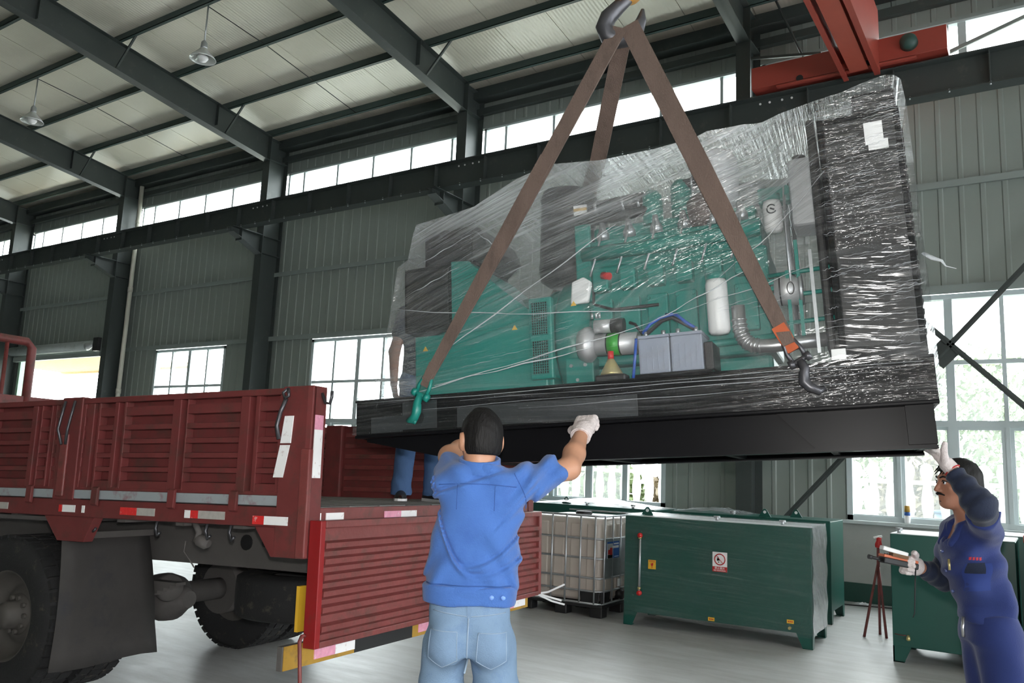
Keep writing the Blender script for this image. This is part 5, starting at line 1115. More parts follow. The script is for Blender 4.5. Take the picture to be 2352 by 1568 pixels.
def hair_sdf(c, R, s, top=0.012, back=-0.075, front=0.055, thick=0.0, part=0):
    def fn(p):
        q = (p - c) @ R / s; ax_ = np.abs(q[..., 0]); m = np.stack([ax_, q[..., 1], q[..., 2]], -1)
        d = ell(q, (0, -0.014, 0.034), (0.081 + thick, 0.104 + thick, 0.094 + top)); d = su(d, ell(q, (0, -0.045, -0.02), (0.068 + thick, 0.066 + thick, 0.072)), 0.03)
        d = d + 0.0022 * np.sin(90 * q[..., 0] + 30 * q[..., 2]) * np.sin(70 * q[..., 1] + 40 * q[..., 2])
        # keep clear of the face and the ears
        lim = np.where(q[..., 1] > 0.02, front + 0.25 * ax_, np.where(q[..., 1] > -0.035, 0.020 + (0.0), back)) - q[..., 2]
        face = ell(m, (0.0, 0.10, -0.03), (0.10, 0.085, 0.095)); ear = ell(m, (0.090, -0.012, -0.004), (0.024, 0.030, 0.046))
        d = np.maximum(d, lim * 0.8); d = ssub(d, face, 0.012); return ssub(d, ear, 0.006) * s
    return fn
def pmat(base, fwd):
    f_ = Vector((fwd[0], fwd[1], 0)).normalized(); r_ = Vector((f_.y, -f_.x, 0)); return Matrix(((r_.x, f_.x, 0, base[0]), (r_.y, f_.y, 0, base[1]), (0, 0, 1, base[2]), (0, 0, 0, 1)))
def shoe(parent, x, y, z, yaw_, mat, sole):
    b = MB(); prof = [(-0.11, 0.034, 0.06), (-0.08, 0.040, 0.085), (-0.02, 0.040, 0.09), (0.04, 0.043, 0.07), (0.10, 0.047, 0.052), (0.15, 0.038, 0.042), (0.172, 0.015, 0.028)]
    c_, s_ = math.cos(yaw_), math.sin(yaw_); rows = []
    for py, hw, ht in prof: rows.append([(x + (hw * math.cos(a)) * c_ - py * s_, y + (hw * math.cos(a)) * s_ + py * c_, z + 0.018 + max(0, ht * math.sin(a))) for a in lin(0, math.pi, 10)])
    b.grid(rows, True); o_ = b.build('shoe', mat, parent)
    pl_ = [(x + sx * hw * c_ * 1.05 - py * s_, y + sx * hw * s_ * 1.05 + py * c_) for sx in (1,) for py, hw, _ in prof] + [(x - hw * c_ * 1.05 - py * s_, y - hw * s_ * 1.05 + py * c_) for py, hw, _ in prof[::-1]]
    MB().prism(pl_, 2, z, z + 0.022).build('sole', sole, o_)

# --- the worker in the bright blue shirt, seen from behind ---------------
p1 = thing('person', 'worker seen from behind in a bright blue shirt and faded jeans, pushing the load', 'person', mat=pmat((-1.72, 2.46, 0), (-0.53, 0.848)))
hc = (-0.016, 0.085, 1.645)
hf, hR, hcc = head_sdf(hc, (-0.34, 1, 0.05), 0.93, -0.06)
rsh, rel, rwr, rkn = (0.125, 0.075, 1.495), (0.325, 0.235, 1.562), (0.386, 0.470, 1.712), (0.412, 0.552, 1.775)
lsh, lel, lwr, lkn = (-0.112, 0.085, 1.490), (-0.150, 0.315, 1.590), (-0.060, 0.500, 1.655), (-0.045, 0.575, 1.672)
rl = [(0.062, 0.075, 0.92), (0.088, 0.088, 0.50), (0.098, 0.06, 0.09)]; ll = [(-0.104, 0.075, 0.92), (-0.125, 0.088, 0.50), (-0.138, 0.06, 0.09)]
h1 = hand_sdf(rwr, rkn, (0.93, -0.3, 0.15), (0, 0.9, -0.4), (0.95, 0.95, 1.0, 1.05), size=1.08)
h2 = hand_sdf(lwr, lkn, (-0.95, 0.0, 0.0), (0, 0.4, 1), (0.5, 0.5, 0.5, 0.5))
def body1(p):
    d = hf(p); d = su(d, cap(p, (-0.016, 0.055, 1.47), (-0.016, 0.075, 1.61), 0.058, 0.054), 0.03)
    d = su(d, trunk(p, [(0.96, -0.02, 0.08, 0.10, 0.07), (1.1, -0.02, 0.075, 0.12, 0.085), (1.4, -0.005, 0.08, 0.14, 0.095), (1.5, -0.008, 0.075, 0.12, 0.07)]), 0.05)
    d = su(d, limb(p, [rsh, rel, tuple(V3(*rel) * 0.6 + V3(*rwr) * 0.4), rwr], [0.046, 0.043, 0.043, 0.027]), 0.03); d = su(d, limb(p, [lsh, lel, tuple(V3(*lel) * 0.6 + V3(*lwr) * 0.4), lwr], [0.045, 0.043, 0.043, 0.027]), 0.03)
    d = su(d, h1(p), 0.012); d = su(d, h2(p), 0.012); d = su(d, limb(p, rl, [0.062, 0.048, 0.035]), 0.012); return su(d, limb(p, ll, [0.062, 0.048, 0.035]), 0.012)
bd = fmesh('body', body1, (-0.26, -0.08, 0.05), (0.52, 0.70, 1.80), 0.0070, M['skin'], p1)
fmesh('hair', hair_sdf(hcc, hR, 0.93, 0.012, -0.052, 0.05, 0.001), (-0.13, -0.06, 1.52), (0.10, 0.24, 1.80), 0.0045, M['hair'], p1)
def shirt1(p):
    t = trunk(p, [(1.085, -0.03, 0.075, 0.166, 0.122), (1.14, -0.028, 0.07, 0.170, 0.125), (1.25, -0.018, 0.075, 0.160, 0.118), (1.40, -0.004, 0.075, 0.158, 0.112), (1.49, -0.006, 0.072, 0.168, 0.098), (1.535, -0.010, 0.068, 0.135, 0.082), (1.565, -0.014, 0.066, 0.080, 0.068)], 2.5)
    d = su(t, limb(p, [lsh, tuple(V3(*lsh) * 0.45 + V3(*lel) * 0.55)], [0.058, 0.060]), 0.035)
    d = su(d, limb(p, [rsh, tuple(V3(*rsh) * 0.32 + V3(*rel) * 0.68)], [0.064, 0.070]), 0.05)
    cuff = V3(*rsh) * 0.32 + V3(*rel) * 0.68; ax_ = V3(*rel) - V3(*rsh); ax_ /= np.linalg.norm(ax_); d = np.maximum(d, (p - cuff) @ ax_ - 0.004)
    x, y, z = p[..., 0], p[..., 1], p[..., 2]; lo_ = np.clip((1.30 - z) / 0.2, 0, 1); back = np.clip((0.10 - y) / 0.06, 0, 1)
    sag = 0.0115 * np.sin(46 * (z - 1.2) + 14 * (x + 0.02) ** 2 * 24 + 2.0 * np.sin(9 * x)) * lo_ * np.clip((z - 1.09) / 0.05, 0, 1)
    yoke = -0.004 * np.exp(-((z - 1.487 + 0.25 * np.abs(x)) / 0.006) ** 2) * back
    diag = 0.008 * np.sin(60 * (z - 0.7 * x) + 3 * np.sin(16 * x)) * np.clip((x - 0.02) / 0.1, 0, 1) * np.clip((z - 1.33) / 0.08, 0, 1) + 0.007 * np.sin(48 * (x + 0.35 * z) + 2 * np.sin(20 * z)) * np.clip((z - 1.42) / 0.05, 0, 1)
    band = 0.006 * np.clip((1.135 - z) / 0.006, 0, 1)
    mid_ = 0.0045 * np.sin(38 * (z + 0.55 * np.abs(x - 0.02)) + 2.5 * np.sin(13 * x)) * np.clip((z - 1.16) / 0.06, 0, 1) * np.clip((1.46 - z) / 0.06, 0, 1)
    def crease(zc, a, wd=0.008): dz = z - zc; return a * np.exp(-(dz / wd) ** 2) - a * 0.9 * np.exp(-((dz + 2.1 * wd) / (1.3 * wd)) ** 2)
    xx_ = x + 0.04; u1 = 1.209 + np.where(xx_ < 0, 15.0, 3.5) * xx_ ** 2; u2 = 1.178 + np.where(x < 0.0, 9.0, 3.0) * x ** 2; u3 = 1.500 + 0.35 * (x + 0.05); u4 = 1.30 + 1.1 * (x - 0.02)
    cr_ = back * (crease(u1, 0.0085) + crease(u2, 0.006) + crease(u3, 0.0075, 0.007) * np.clip((0.10 - x) / 0.05, 0, 1) + crease(u4, 0.005) * np.clip((x - 0.03) / 0.04, 0, 1))
    return d + cr_ - sag * 0.7 - diag - mid_ + wav(p, (22, 8, 17, 0.0022, 0), (35, 12, -28, 0.0016, 1))
fmesh('shirt', shirt1, (-0.26, -0.09, 1.06), (0.34, 0.30, 1.60), 0.0062, M['shirt'], p1)
SEAM = pbr('blue_shirt_seam', (0.026, 0.078, 0.26), 0.9)
def surf_ys(fn, x, z, y0=-0.14):
    ys = np.linspace(y0, 0.16, 301); P = np.stack([np.full_like(ys, x), ys, np.full_like(ys, z)], -1)[None, None]; D = fn(P)[0, 0]; i = int(np.argmax(D < 0)); return float(ys[i]) if (D < 0).any() else 0.05
sho = [o for o in p1.children if o.name.startswith('shirt')][0]
MB().tube([(x, surf_ys(shirt1, x, 1.492 - 0.35 * abs(x + 0.005) * abs(x + 0.005)), 1.492 - 0.35 * (x + 0.005) ** 2) for x in lin(-0.155, 0.125, 30)], 0.0019, 5).build('yoke_seam', SEAM, sho)
MB().tube([(0.050, surf_ys(shirt1, 0.050, z), z) for z in lin(1.488, 1.40, 12)], 0.0017, 5).build('back_pleat', SEAM, sho)
MB().tube([(-0.085, surf_ys(shirt1, -0.085, z), z) for z in lin(1.485, 1.40, 12)], 0.0017, 5).build('back_pleat', SEAM, sho)
MB().tube([(0.135 + 0.028 * math.sin(3 * (1.50 - z) / 0.14), surf_ys(shirt1, 0.135 + 0.028 * math.sin(3 * (1.50 - z) / 0.14), z), z) for z in lin(1.535, 1.41, 16)], 0.0019, 5).build('armhole_seam', SEAM, sho)
MB().tube([(x, surf_ys(shirt1, x, 1.141) - 0.002, 1.141) for x in lin(-0.18, 0.12, 30)], 0.0022, 5).build('waist_seam', SEAM, sho)
def band1(p):
    t = trunk(p, [(1.070, -0.032, 0.072, 0.168, 0.124), (1.135, -0.030, 0.072, 0.176, 0.130)], 2.5); return t - 0.003 * np.sin(30 * p[..., 0] + 10 * p[..., 2])
bo = fmesh('waistband', band1, (-0.25, -0.09, 1.05), (0.19, 0.24, 1.16), 0.006, M['shirt'], p1)
for x in (0.055, 0.095): MB().lathe([(0.0, 0.004), (0.008, 0.003), (0.009, 0.0)], (x, -0.052 + abs(x) * 0.12, 1.105), (0.15, -1, 0), 14).build('button', pbr('pale_blue_button', (0.16, 0.30, 0.72), 0.3), bo)
def collar1(p):
    q = p - V3(-0.015, 0.068, 0); r_ = np.sqrt(q[..., 0] ** 2 / 1.1 + q[..., 1] ** 2); zz = p[..., 2] - 1.556 - 0.25 * (p[..., 1] - 0.068); return np.maximum(np.abs(r_ - 0.068 - 0.45 * np.maximum(-zz + 0.01, 0)) - 0.006, np.abs(zz) - 0.030)
fmesh('collar', collar1, (-0.12, -0.05, 1.52), (0.09, 0.18, 1.65), 0.004, M['shirt'], p1)
def jeans1(p):
    t = trunk(p, [(0.90, -0.022, 0.078, 0.142, 0.108), (0.97, -0.024, 0.078, 0.148, 0.112), (1.04, -0.026, 0.078, 0.148, 0.108), (1.10, -0.026, 0.078, 0.144, 0.102)], 2.4)
    r_ = limb(p, [(0.062, 0.075, 0.92), (0.080, 0.085, 0.76), (0.088, 0.088, 0.50), (0.098, 0.06, 0.06)], [0.086, 0.076, 0.068, 0.064], 0.03); l_ = limb(p, [(-0.104, 0.075, 0.92), (-0.118, 0.085, 0.76), (-0.125, 0.088, 0.50), (-0.138, 0.06, 0.06)], [0.086, 0.074, 0.066, 0.064], 0.03)
    d = su(su(t, r_, 0.03), l_, 0.015); d = su(d, ell(p, (-0.092, -0.002, 0.935), (0.066, 0.052, 0.075)), 0.035); d = su(d, ell(p, (0.050, -0.002, 0.935), (0.066, 0.052, 0.075)), 0.035)
    lo_ = np.clip((0.84 - p[..., 2]) / 0.05, 0, 1); return d + 0.004 * np.sin(40 * (p[..., 2] + 0.5 * np.abs(p[..., 0])) + 2 * np.sin(15 * p[..., 0])) * lo_ + wav(p, (19, 7, 23, 0.0014, 0.4))
jo = fmesh('jeans', jeans1, (-0.26, -0.10, 0.04), (0.22, 0.24, 1.11), 0.008, M['jeans'], p1)
den2 = pbr('denim_stitching', (0.24, 0.32, 0.42), 0.9, 0, 0.2, 30); den3 = pbr('denim_pocket', (0.155, 0.24, 0.36), 0.9, 0, 0.2, 9, bump=0.25, bscale=260)
def surf_y(fn, x, z, y0=-0.12):
    ys = np.linspace(y0, 0.1, 221); P = np.stack([np.full_like(ys, x), ys, np.full_like(ys, z)], -1)[None, None]; D = fn(P)[0, 0]; i = int(np.argmax(D < 0)); return float(ys[i])
for sx in (-1, 1):
    cx = -0.022 + sx * 0.085; w_ = 0.052; out_ = [(-w_ * 0.92, 0.985), (w_ * 0.92, 0.985), (w_, 0.89), (0.0, 0.862), (-w_, 0.89)]
    dense = []
    for (a, b), (c, d_) in zip(out_, out_[1:] + out_[:1]):
        for i in range(8): dense.append((cx + a + (c - a) * i / 8, b + (d_ - b) * i / 8))
    ctr = (cx, 0.925); rows = []
    for s in (0.02, 0.3, 0.6, 0.85, 1.0): rows.append([(ctr[0] + (x - ctr[0]) * s, surf_y(jeans1, ctr[0] + (x - ctr[0]) * s, ctr[1] + (z - ctr[1]) * s) - 0.004, ctr[1] + (z - ctr[1]) * s) for x, z in dense])
    po = MB().grid(rows, True, True).build('back_pocket', den3, jo)
    MB().tube([(x, surf_y(jeans1, x, z) - 0.004, z) for x, z in dense], 0.0018, 5, True).build('stitching', den2, po)
MB().tube([(-0.022, surf_y(jeans1, -0.022, z) - 0.001, z) for z in lin(1.08, 0.87, 16)], 0.003, 6).build('seam', den2, jo)
MB().tube([(x, surf_y(jeans1, x, 1.035) - 0.001, 1.035 + 0.1 * abs(x + 0.022)) for x in lin(-0.15, 0.105, 24)], 0.0022, 5).build('waist_seam', den2, jo)
MB().box(-0.028, -0.014, surf_y(jeans1, -0.02, 1.06) - 0.006, surf_y(jeans1, -0.02, 1.06), 1.03, 1.085).build('belt_loop', den3, jo)
def glove1(p):
    d = h1(p) - 0.0042; w_ = V3(*rwr); k_ = V3(*rkn); ax_ = (k_ - w_) / np.linalg.norm(k_ - w_); c = cap(p, w_ - ax_ * 0.035, w_ + ax_ * 0.03, 0.040, 0.036); d = su(d, c, 0.015); d = np.maximum(d, -((p - w_) @ ax_ + 0.028)); return d + wav(p, (90, 60, 80, 0.0008, 0))
gl1 = fmesh('glove', glove1, (0.28, 0.40, 1.62), (0.54, 0.70, 1.86), 0.0042, M['glove'], p1)
w_ = Vector(rwr); k_ = Vector(rkn); ax_ = (k_ - w_).normalized(); a_ = ax_.orthogonal().normalized(); b_ = ax_.cross(a_)
MB().tube([w_ - ax_ * 0.026 + (a_ * math.cos(t) + b_ * math.sin(t)) * 0.040 for t in [2 * math.pi * i / 24 for i in range(24)]], 0.004, 6, True).build('cuff_edge', M['glove'], gl1)
fmesh('glove', lambda p: h2(p) - 0.004, (-0.15, 0.47, 1.58), (0.06, 0.72, 1.80), 0.005, M['glove'], p1)
shoe(p1, 0.105, 0.07, 0.0, -0.1, M['shoe'], M['blackm']); shoe(p1, -0.145, 0.07, 0.0, 0.12, M['shoe'], M['blackm'])

# --- the worker in navy, steadying the right end ---------------------------
p2 = thing('person', 'worker with a moustache in navy overalls, one gloved hand raised to the load', 'person', mat=pmat((-0.30, 4.66, 0), (-0.88, -0.475)))
hf2, hR2, hc2 = head_sdf((-0.022, 0.100, 1.563), (-0.10, 1, 0.0), 1.0, 0.0)
l2s, l2e, l2w, l2k = (-0.135, 0.02, 1.372), (-0.385, 0.165, 1.478), (-0.268, 0.236, 1.640), (-0.238, 0.268, 1.690)
r2s, r2e, r2w, r2k = (0.135, 0.035, 1.36), (0.185, 0.10, 1.105), (0.080, 0.262, 1.158), (0.030, 0.345, 1.170)
hA = hand_sdf(l2w, l2k, (0.72, -0.55, 0.1), (0.0, 0.6, 0.8), (-0.15, -0.10, -0.05, 0.05), 0.10, 1.0, thumb=(0.5, 0.9))
hB = hand_sdf(r2w, r2k, (0.15, 0.1, -0.95), (-0.85, 0.4, 0.2), (0.75, 0.8, 0.85, 0.9), 0.0, 1.0)
def body2(p):
    d = hf2(p); d = su(d, cap(p, (0.0, 0.03, 1.33), (-0.018, 0.075, 1.50), 0.062, 0.055), 0.03)
    d = su(d, trunk(p, [(0.88, 0, -0.02, 0.11, 0.08), (1.1, 0, 0.01, 0.11, 0.09), (1.3, 0, 0.04, 0.12, 0.10), (1.36, 0, 0.03, 0.10, 0.075)]), 0.05)
    d = su(d, limb(p, [l2s, l2e, l2w], [0.05, 0.042, 0.028]), 0.03); d = su(d, limb(p, [r2s, r2e, r2w], [0.05, 0.042, 0.028]), 0.03); d = su(d, hA(p), 0.012); d = su(d, hB(p), 0.012)
    d = su(d, limb(p, [(-0.09, -0.02, 0.9), (-0.10, -0.03, 0.48), (-0.11, -0.07, 0.09)], [0.075, 0.05, 0.036]), 0.03); return su(d, limb(p, [(0.09, -0.02, 0.9), (0.10, -0.02, 0.48), (0.11, -0.05, 0.09)], [0.075, 0.05, 0.036]), 0.03)
fmesh('body', body2, (-0.48, -0.20, 0.05), (0.30, 0.52, 1.78), 0.0050, M['skin2'], p2)
def hairb(p):
    d = hair_sdf(hc2, hR2, 1.0, 0.008, -0.05, 0.060, 0.001)(p); q = (p - hc2) @ hR2
    for i in range(7):
        x = -0.05 + i * 0.016; d = su(d, cap(q, (x, 0.055, 0.098), (x + 0.004, 0.086 + 0.003 * (i % 3), 0.062 - 0.012 * (i % 2)), 0.007, 0.003), 0.006)
    return d
fmesh('hair', hairb, (-0.14, -0.06, 1.42), (0.10, 0.24, 1.74), 0.0042, M['hair'], p2)
def feat(name, pts, r_, mat, n=7):
    Rm = Matrix(hR2.tolist()); C_ = Vector(hc2.tolist()); MB().tube([C_ + Rm @ Vector(q) for q in pts], r_, n).build(name, mat, p2)
for sx in (-1, 1):
    feat('eyebrow', [(sx * 0.012, 0.093, 0.034), (sx * 0.03, 0.088, 0.040), (sx * 0.05, 0.073, 0.034)], [0.004, 0.0052, 0.002], M['hair'])
    Rm = Matrix(hR2.tolist()); C_ = Vector(hc2.tolist())
    MB().lathe([(0.0, -0.0105), (0.006, -0.009), (0.0105, 0.0), (0.009, 0.006), (0.0, 0.0105)], C_ + Rm @ Vector((sx * 0.031, 0.0775, 0.011)), Rm @ Vector((sx * 0.3, 1, 0)), 12).build('eye', M['offwhite'], p2)
    MB().lathe([(0.0, 0.0085), (0.0055, 0.0085), (0.0045, 0.0107), (0.0, 0.0112)], C_ + Rm @ Vector((sx * 0.031, 0.0775, 0.011)), Rm @ Vector((sx * 0.10, 1, 0)), 12).build('iris', M['black'], p2)
    feat('eyelid', [(sx * 0.017, 0.0865, 0.0155), (sx * 0.030, 0.0895, 0.0205), (sx * 0.046, 0.076, 0.0150)], [0.002, 0.0032, 0.002], M['hair'])
feat('moustache', [(-0.030, 0.082, -0.050), (-0.016, 0.096, -0.0425), (0, 0.102, -0.041), (0.016, 0.096, -0.0425), (0.030, 0.082, -0.050)], [0.003, 0.0058, 0.0062, 0.0058, 0.003], M['hair'])
feat('chin_beard', [(-0.008, 0.088, -0.079), (0.008, 0.088, -0.079)], [0.003, 0.003], M['hair'])
def jacket2(p):
    t = trunk(p, [(0.93, 0.0, -0.022, 0.135, 0.118), (0.98, 0.0, -0.020, 0.138, 0.124), (1.10, 0.0, 0.010, 0.142, 0.126), (1.22, 0.0, 0.042, 0.148, 0.134), (1.31, 0.0, 0.040, 0.152, 0.124), (1.38, 0.0, 0.025, 0.130, 0.098), (1.415, 0.0, 0.020, 0.085, 0.080)], 2.4)
    le = tuple(V3(*l2s) * 0.45 + V3(*l2e) * 0.55); re = tuple(V3(*r2s) * 0.4 + V3(*r2e) * 0.6)
    d = su(t, limb(p, [l2s, le], [0.064, 0.070]), 0.05); d = su(d, limb(p, [r2s, re], [0.068, 0.070]), 0.05)
    ax_ = V3(*l2e) - V3(*l2s); ax_ /= np.linalg.norm(ax_); d = np.maximum(d, (p - V3(*le)) @ ax_ - 0.02)
    vneck = np.maximum(np.abs(p[..., 0] + 0.0) * 2.3 - (p[..., 2] - 1.275), 0.075 - p[..., 1]); d = ssub(d, vneck * 0.35, 0.006)
    x, y, z = p[..., 0], p[..., 1], p[..., 2]; return d + 0.009 * np.sin(34 * (y * 0.9 + z * 0.45) + 3 * np.sin(11 * z + 6 * x)) * np.clip((1.40 - z) / 0.1, 0, 1) + 0.007 * np.sin(46 * (z - 0.7 * y) + 2 * np.sin(14 * y)) + wav(p, (20, 26, 9, 0.0016, 0))
jk = fmesh('jacket', jacket2, (-0.40, -0.22, 0.91), (0.30, 0.26, 1.46), 0.0065, M['shirt_dk'], p2)
def coll2(p):
    a = limb(p, [(-0.055, 0.155, 1.285), (-0.066, 0.105, 1.365), (-0.060, 0.02, 1.420), (0.0, -0.035, 1.430), (0.060, 0.02, 1.420), (0.066, 0.105, 1.365), (0.055, 0.155, 1.285)], [0.018, 0.022, 0.020, 0.02, 0.02, 0.022, 0.018], 0.02); return a
fmesh('collar', coll2, (-0.12, -0.09, 1.23), (0.12, 0.21, 1.48), 0.006, M['shirt_dk'], jk)
for z, y in ((1.245, 0.182), (1.155, 0.168), (1.06, 0.140)): MB().lathe([(0, 0.004), (0.007, 0.003), (0.008, -0.006)], (-0.012, y, z), (-0.2, 1, 0), 12).build('button', pbr('navy_button', (0.10, 0.13, 0.30), 0.25), jk)
def surf_x(fn, y, z):
    xs = np.linspace(-0.30, 0.0, 301); P = np.stack([xs, np.full_like(xs, y), np.full_like(xs, z)], -1)[None, None]; D = fn(P)[0, 0]; return float(xs[int(np.argmax(D < 0))])
def patch(name, y0, y1, z0, z1, mat, off, sl=0.0):
    rows = [[(surf_x(jacket2, y, z + sl * (y0 - y)) - off, y, z + sl * (y0 - y)) for y in lin(y0, y1, 6)] for z in lin(z0, z1, 6)]; return MB().grid(rows, True).build(name, mat, jk)
patch('chest_pocket', 0.125, 0.02, 1.075, 1.20, pbr('navy_pocket', (0.020, 0.042, 0.19), 0.9, 0, 0.2, 8), 0.004, 0.12)
patch('pocket_flap', 0.118, 0.05, 1.155, 1.205, M['sleeve'], 0.007, 0.12)
for i in range(4):
    y0 = 0.120 - i * 0.016
    for dz, h_ in ((0.0, 0.003), (0.0055, 0.003), (0.010, 0.0025)): patch('chest_lettering', y0, y0 - 0.012, 1.222 + dz, 1.222 + dz + h_, M['red_lab'], 0.003, 0.12)
    patch('chest_lettering', y0 - 0.004, y0 - 0.008, 1.221, 1.235, M['red_lab'], 0.0032, 0.12)
MB().tube([(-0.075, 0.178, 1.215), (-0.085, 0.180, 1.165)], 0.006, 8).build('pen_clip', M['gold'], jk)
def slv(a, b, c, r_, t0):
    a, b, c = V3(*a), V3(*b), V3(*c); s = a * (1 - t0) + b * t0; e = b * 0.22 + c * 0.78
    def fn(p): d = limb(p, [tuple(s), tuple(b), tuple(e)], [r_, r_ * 1.05, r_ * 0.72], 0.03); ax_ = (e - b) / np.linalg.norm(e - b); d = np.maximum(d, (p - e) @ ax_ - 0.012); return d + 0.0035 * np.sin(95 * ((p - b) @ ax_)) + wav(p, (40, 50, 30, 0.002, 0))
    return fn
fmesh('sleeve_guard', slv(l2s, l2e, l2w, 0.062, 0.62), (-0.49, 0.02, 1.36), (-0.15, 0.32, 1.72), 0.006, M['sleeve'], p2)
fmesh('sleeve_guard', slv(r2s, r2e, r2w, 0.058, 0.62), (0.0, 0.0, 1.0), (0.29, 0.36, 1.32), 0.006, M['sleeve'], p2)
def trous2(p):
    t = trunk(p, [(0.84, 0, -0.035, 0.145, 0.122), (0.96, 0, -0.02, 0.130, 0.112)], 2.4); a = limb(p, [(-0.07, -0.035, 0.86), (-0.085, -0.06, 0.48), (-0.10, -0.075, 0.06)], [0.108, 0.092, 0.082], 0.03); b = limb(p, [(0.07, -0.035, 0.86), (0.085, -0.05, 0.48), (0.10, -0.055, 0.06)], [0.108, 0.092, 0.082], 0.03)
    return su(su(t, a, 0.05), b, 0.05) + 0.005 * np.sin(26 * (p[..., 1] + 0.3 * p[..., 2]) + 2 * np.sin(12 * p[..., 2])) + wav(p, (14, 9, 21, 0.0018, 0))
fmesh('trousers', trous2, (-0.25, -0.24, 0.04), (0.25, 0.14, 0.97), 0.009, M['shirt_dk'], p2)
MB().tube([(-0.05, 0.11, 0.95), (-0.055, 0.118, 0.90), (-0.055, 0.116, 0.86)], 0.008, 8).build('key_clip', M['steel'], p2)
fmesh('glove', lambda p: np.maximum(su(hA(p) - 0.0035, cap(p, l2w, tuple(V3(*l2w) + 0.02 * (V3(*l2k) - V3(*l2w)) / 0.06), 0.034, 0.034), 0.012), -((p - V3(*l2w)) @ ((V3(*l2k) - V3(*l2w)) / np.linalg.norm(V3(*l2k) - V3(*l2w))) + 0.018)), (-0.36, 0.18, 1.60), (-0.12, 0.44, 1.86), 0.0042, M['glove'], p2)
fmesh('glove', lambda p: np.maximum(su(hB(p) - 0.0035, cap(p, r2w, tuple(V3(*r2w) * 0.75 + V3(*r2k) * 0.25), 0.033, 0.033), 0.012), -((p - V3(*r2w)) @ ((V3(*r2k) - V3(*r2w)) / np.linalg.norm(V3(*r2k) - V3(*r2w))) + 0.018)), (-0.10, 0.22, 1.06), (0.16, 0.48, 1.28), 0.0042, M['glove'], p2)
w_ = Vector(l2w); ax_ = (Vector(l2k) - w_).normalized(); a_ = ax_.orthogonal().normalized(); b_ = ax_.cross(a_)
MB().tube([w_ - ax_ * 0.012 + (a_ * math.cos(t) + b_ * math.sin(t)) * 0.035 for t in [2 * math.pi * i / 20 for i in range(20)]], 0.0035, 6, True).build('red_cuff', M['red_lab'], p2)
shoe(p2, -0.115, -0.04, 0.0, 0.1, M['shoe'], M['blackm']); shoe(p2, 0.115, -0.02, 0.0, -0.15, M['shoe'], M['blackm'])
# remote control in his right hand
rc = thing('crane_remote', 'orange and black crane remote held in a white glove', 'remote', mat=pmat((-0.30, 4.66, 0), (-0.88, -0.475)))
ra, rb_ = Vector((0.005, 0.30, 1.165)), Vector((-0.035, 0.475, 1.195)); rd = (rb_ - ra).normalized()
MB().bar(ra, rb_, 0.055, 0.030, (0, 0, 1)).build('black_shell', M['blackm'], rc, 0.006)
MB().bar(ra + Vector((0, 0, 0.021)), rb_ + Vector((0, 0, 0.021)), 0.052, 0.014, (0, 0, 1)).build('orange_face', pbr('orange_plastic', (0.55, 0.14, 0.06), 0.45), rc, 0.004)
MB().cyl(rb_, rb_ + rd * 0.055, 0.008, 10).build('antenna', M['blackm'], rc); MB().cyl(rb_ + rd * 0.05, rb_ + rd * 0.068, 0.011, 10).build('antenna_tip', M['blackm'], rc)
for i in range(3): MB().cyl(ra + (rb_ - ra) * (0.6 + 0.13 * i) + Vector((0, 0, 0.027)), ra + (rb_ - ra) * (0.6 + 0.13 * i) + Vector((0, 0, 0.034)), 0.009, 10).build('button', M['blackm'], rc)
for dx in (0, 0.006): MB().tube([ra + Vector((dx, 0, -0.01)), ra + Vector((dx + 0.002, 0.004, -0.10)), ra + Vector((dx * 0.4, 0.012, -0.22)), ra + Vector((0.002, 0.02, -0.24))], 0.0022, 6).build('wrist_cord', M['blackm'], rc)
wr = thing('grimy_brush', 'pale grimy brush block held above the remote', 'brush', mat=pmat((-0.30, 4.66, 0), (-0.88, -0.475)))
MB().bar((-0.030, 0.355, 1.222), (-0.04, 0.475, 1.252), 0.045, 0.020, (0, 0, 1)).build('block', M['paper'], wr, 0.004); MB().bar((-0.030, 0.355, 1.208), (-0.036, 0.43, 1.222), 0.045, 0.016, (0, 0, 1)).build('bristles', pbr('brown_bristles', (0.16, 0.09, 0.05), 0.9, 0, 0.4, 60), wr)

# --- the man standing on the truck bed -------------------------------------
p3 = thing('person', 'person in dark jeans and black shoes standing on the truck bed behind the load', 'person', mat=pmat((-3.96, 4.83, 1.284), (0.80, -0.60)))
hf3, hR3, hc3 = head_sdf((0, 0.06, 1.60), (0, 1, 0), 1.0, 0.0)
a3 = [((-0.17, 0, 1.40), (-0.24, 0.03, 1.12), (-0.22, 0.12, 0.88)), ((0.17, 0, 1.40), (0.245, 0.02, 1.10), (0.25, 0.10, 0.85))]
hs3 = [hand_sdf(q[2], tuple(V3(*q[2]) + V3(0.01 * (-1 if i else 1), 0.03, -0.08)), (0, 1, 0.1), (1 if i == 0 else -1, 0, 0), (0.4, 0.4, 0.4, 0.4)) for i, q in enumerate(a3)]
def body3(p):
    d = hf3(p); d = su(d, cap(p, (0, 0.0, 1.36), (0, 0.04, 1.54), 0.06, 0.055), 0.03); d = su(d, trunk(p, [(0.88, 0, 0, 0.15, 0.10), (1.1, 0, 0, 0.14, 0.10), (1.38, 0, 0, 0.17, 0.10), (1.44, 0, 0, 0.12, 0.08)]), 0.05)
    for q, hh in zip(a3, hs3): d = su(d, limb(p, q, [0.05, 0.042, 0.028]), 0.03); d = su(d, hh(p), 0.012)
    for s in (-1, 1): d = su(d, limb(p, [(s * 0.09, 0, 0.9), (s * 0.105, 0.02, 0.48), (s * 0.12, -0.01, 0.09)], [0.075, 0.05, 0.036]), 0.03)
    return d
fmesh('body', body3, (-0.40, -0.16, 0.05), (0.40, 0.56, 1.78), 0.011, M['skin2'], p3)
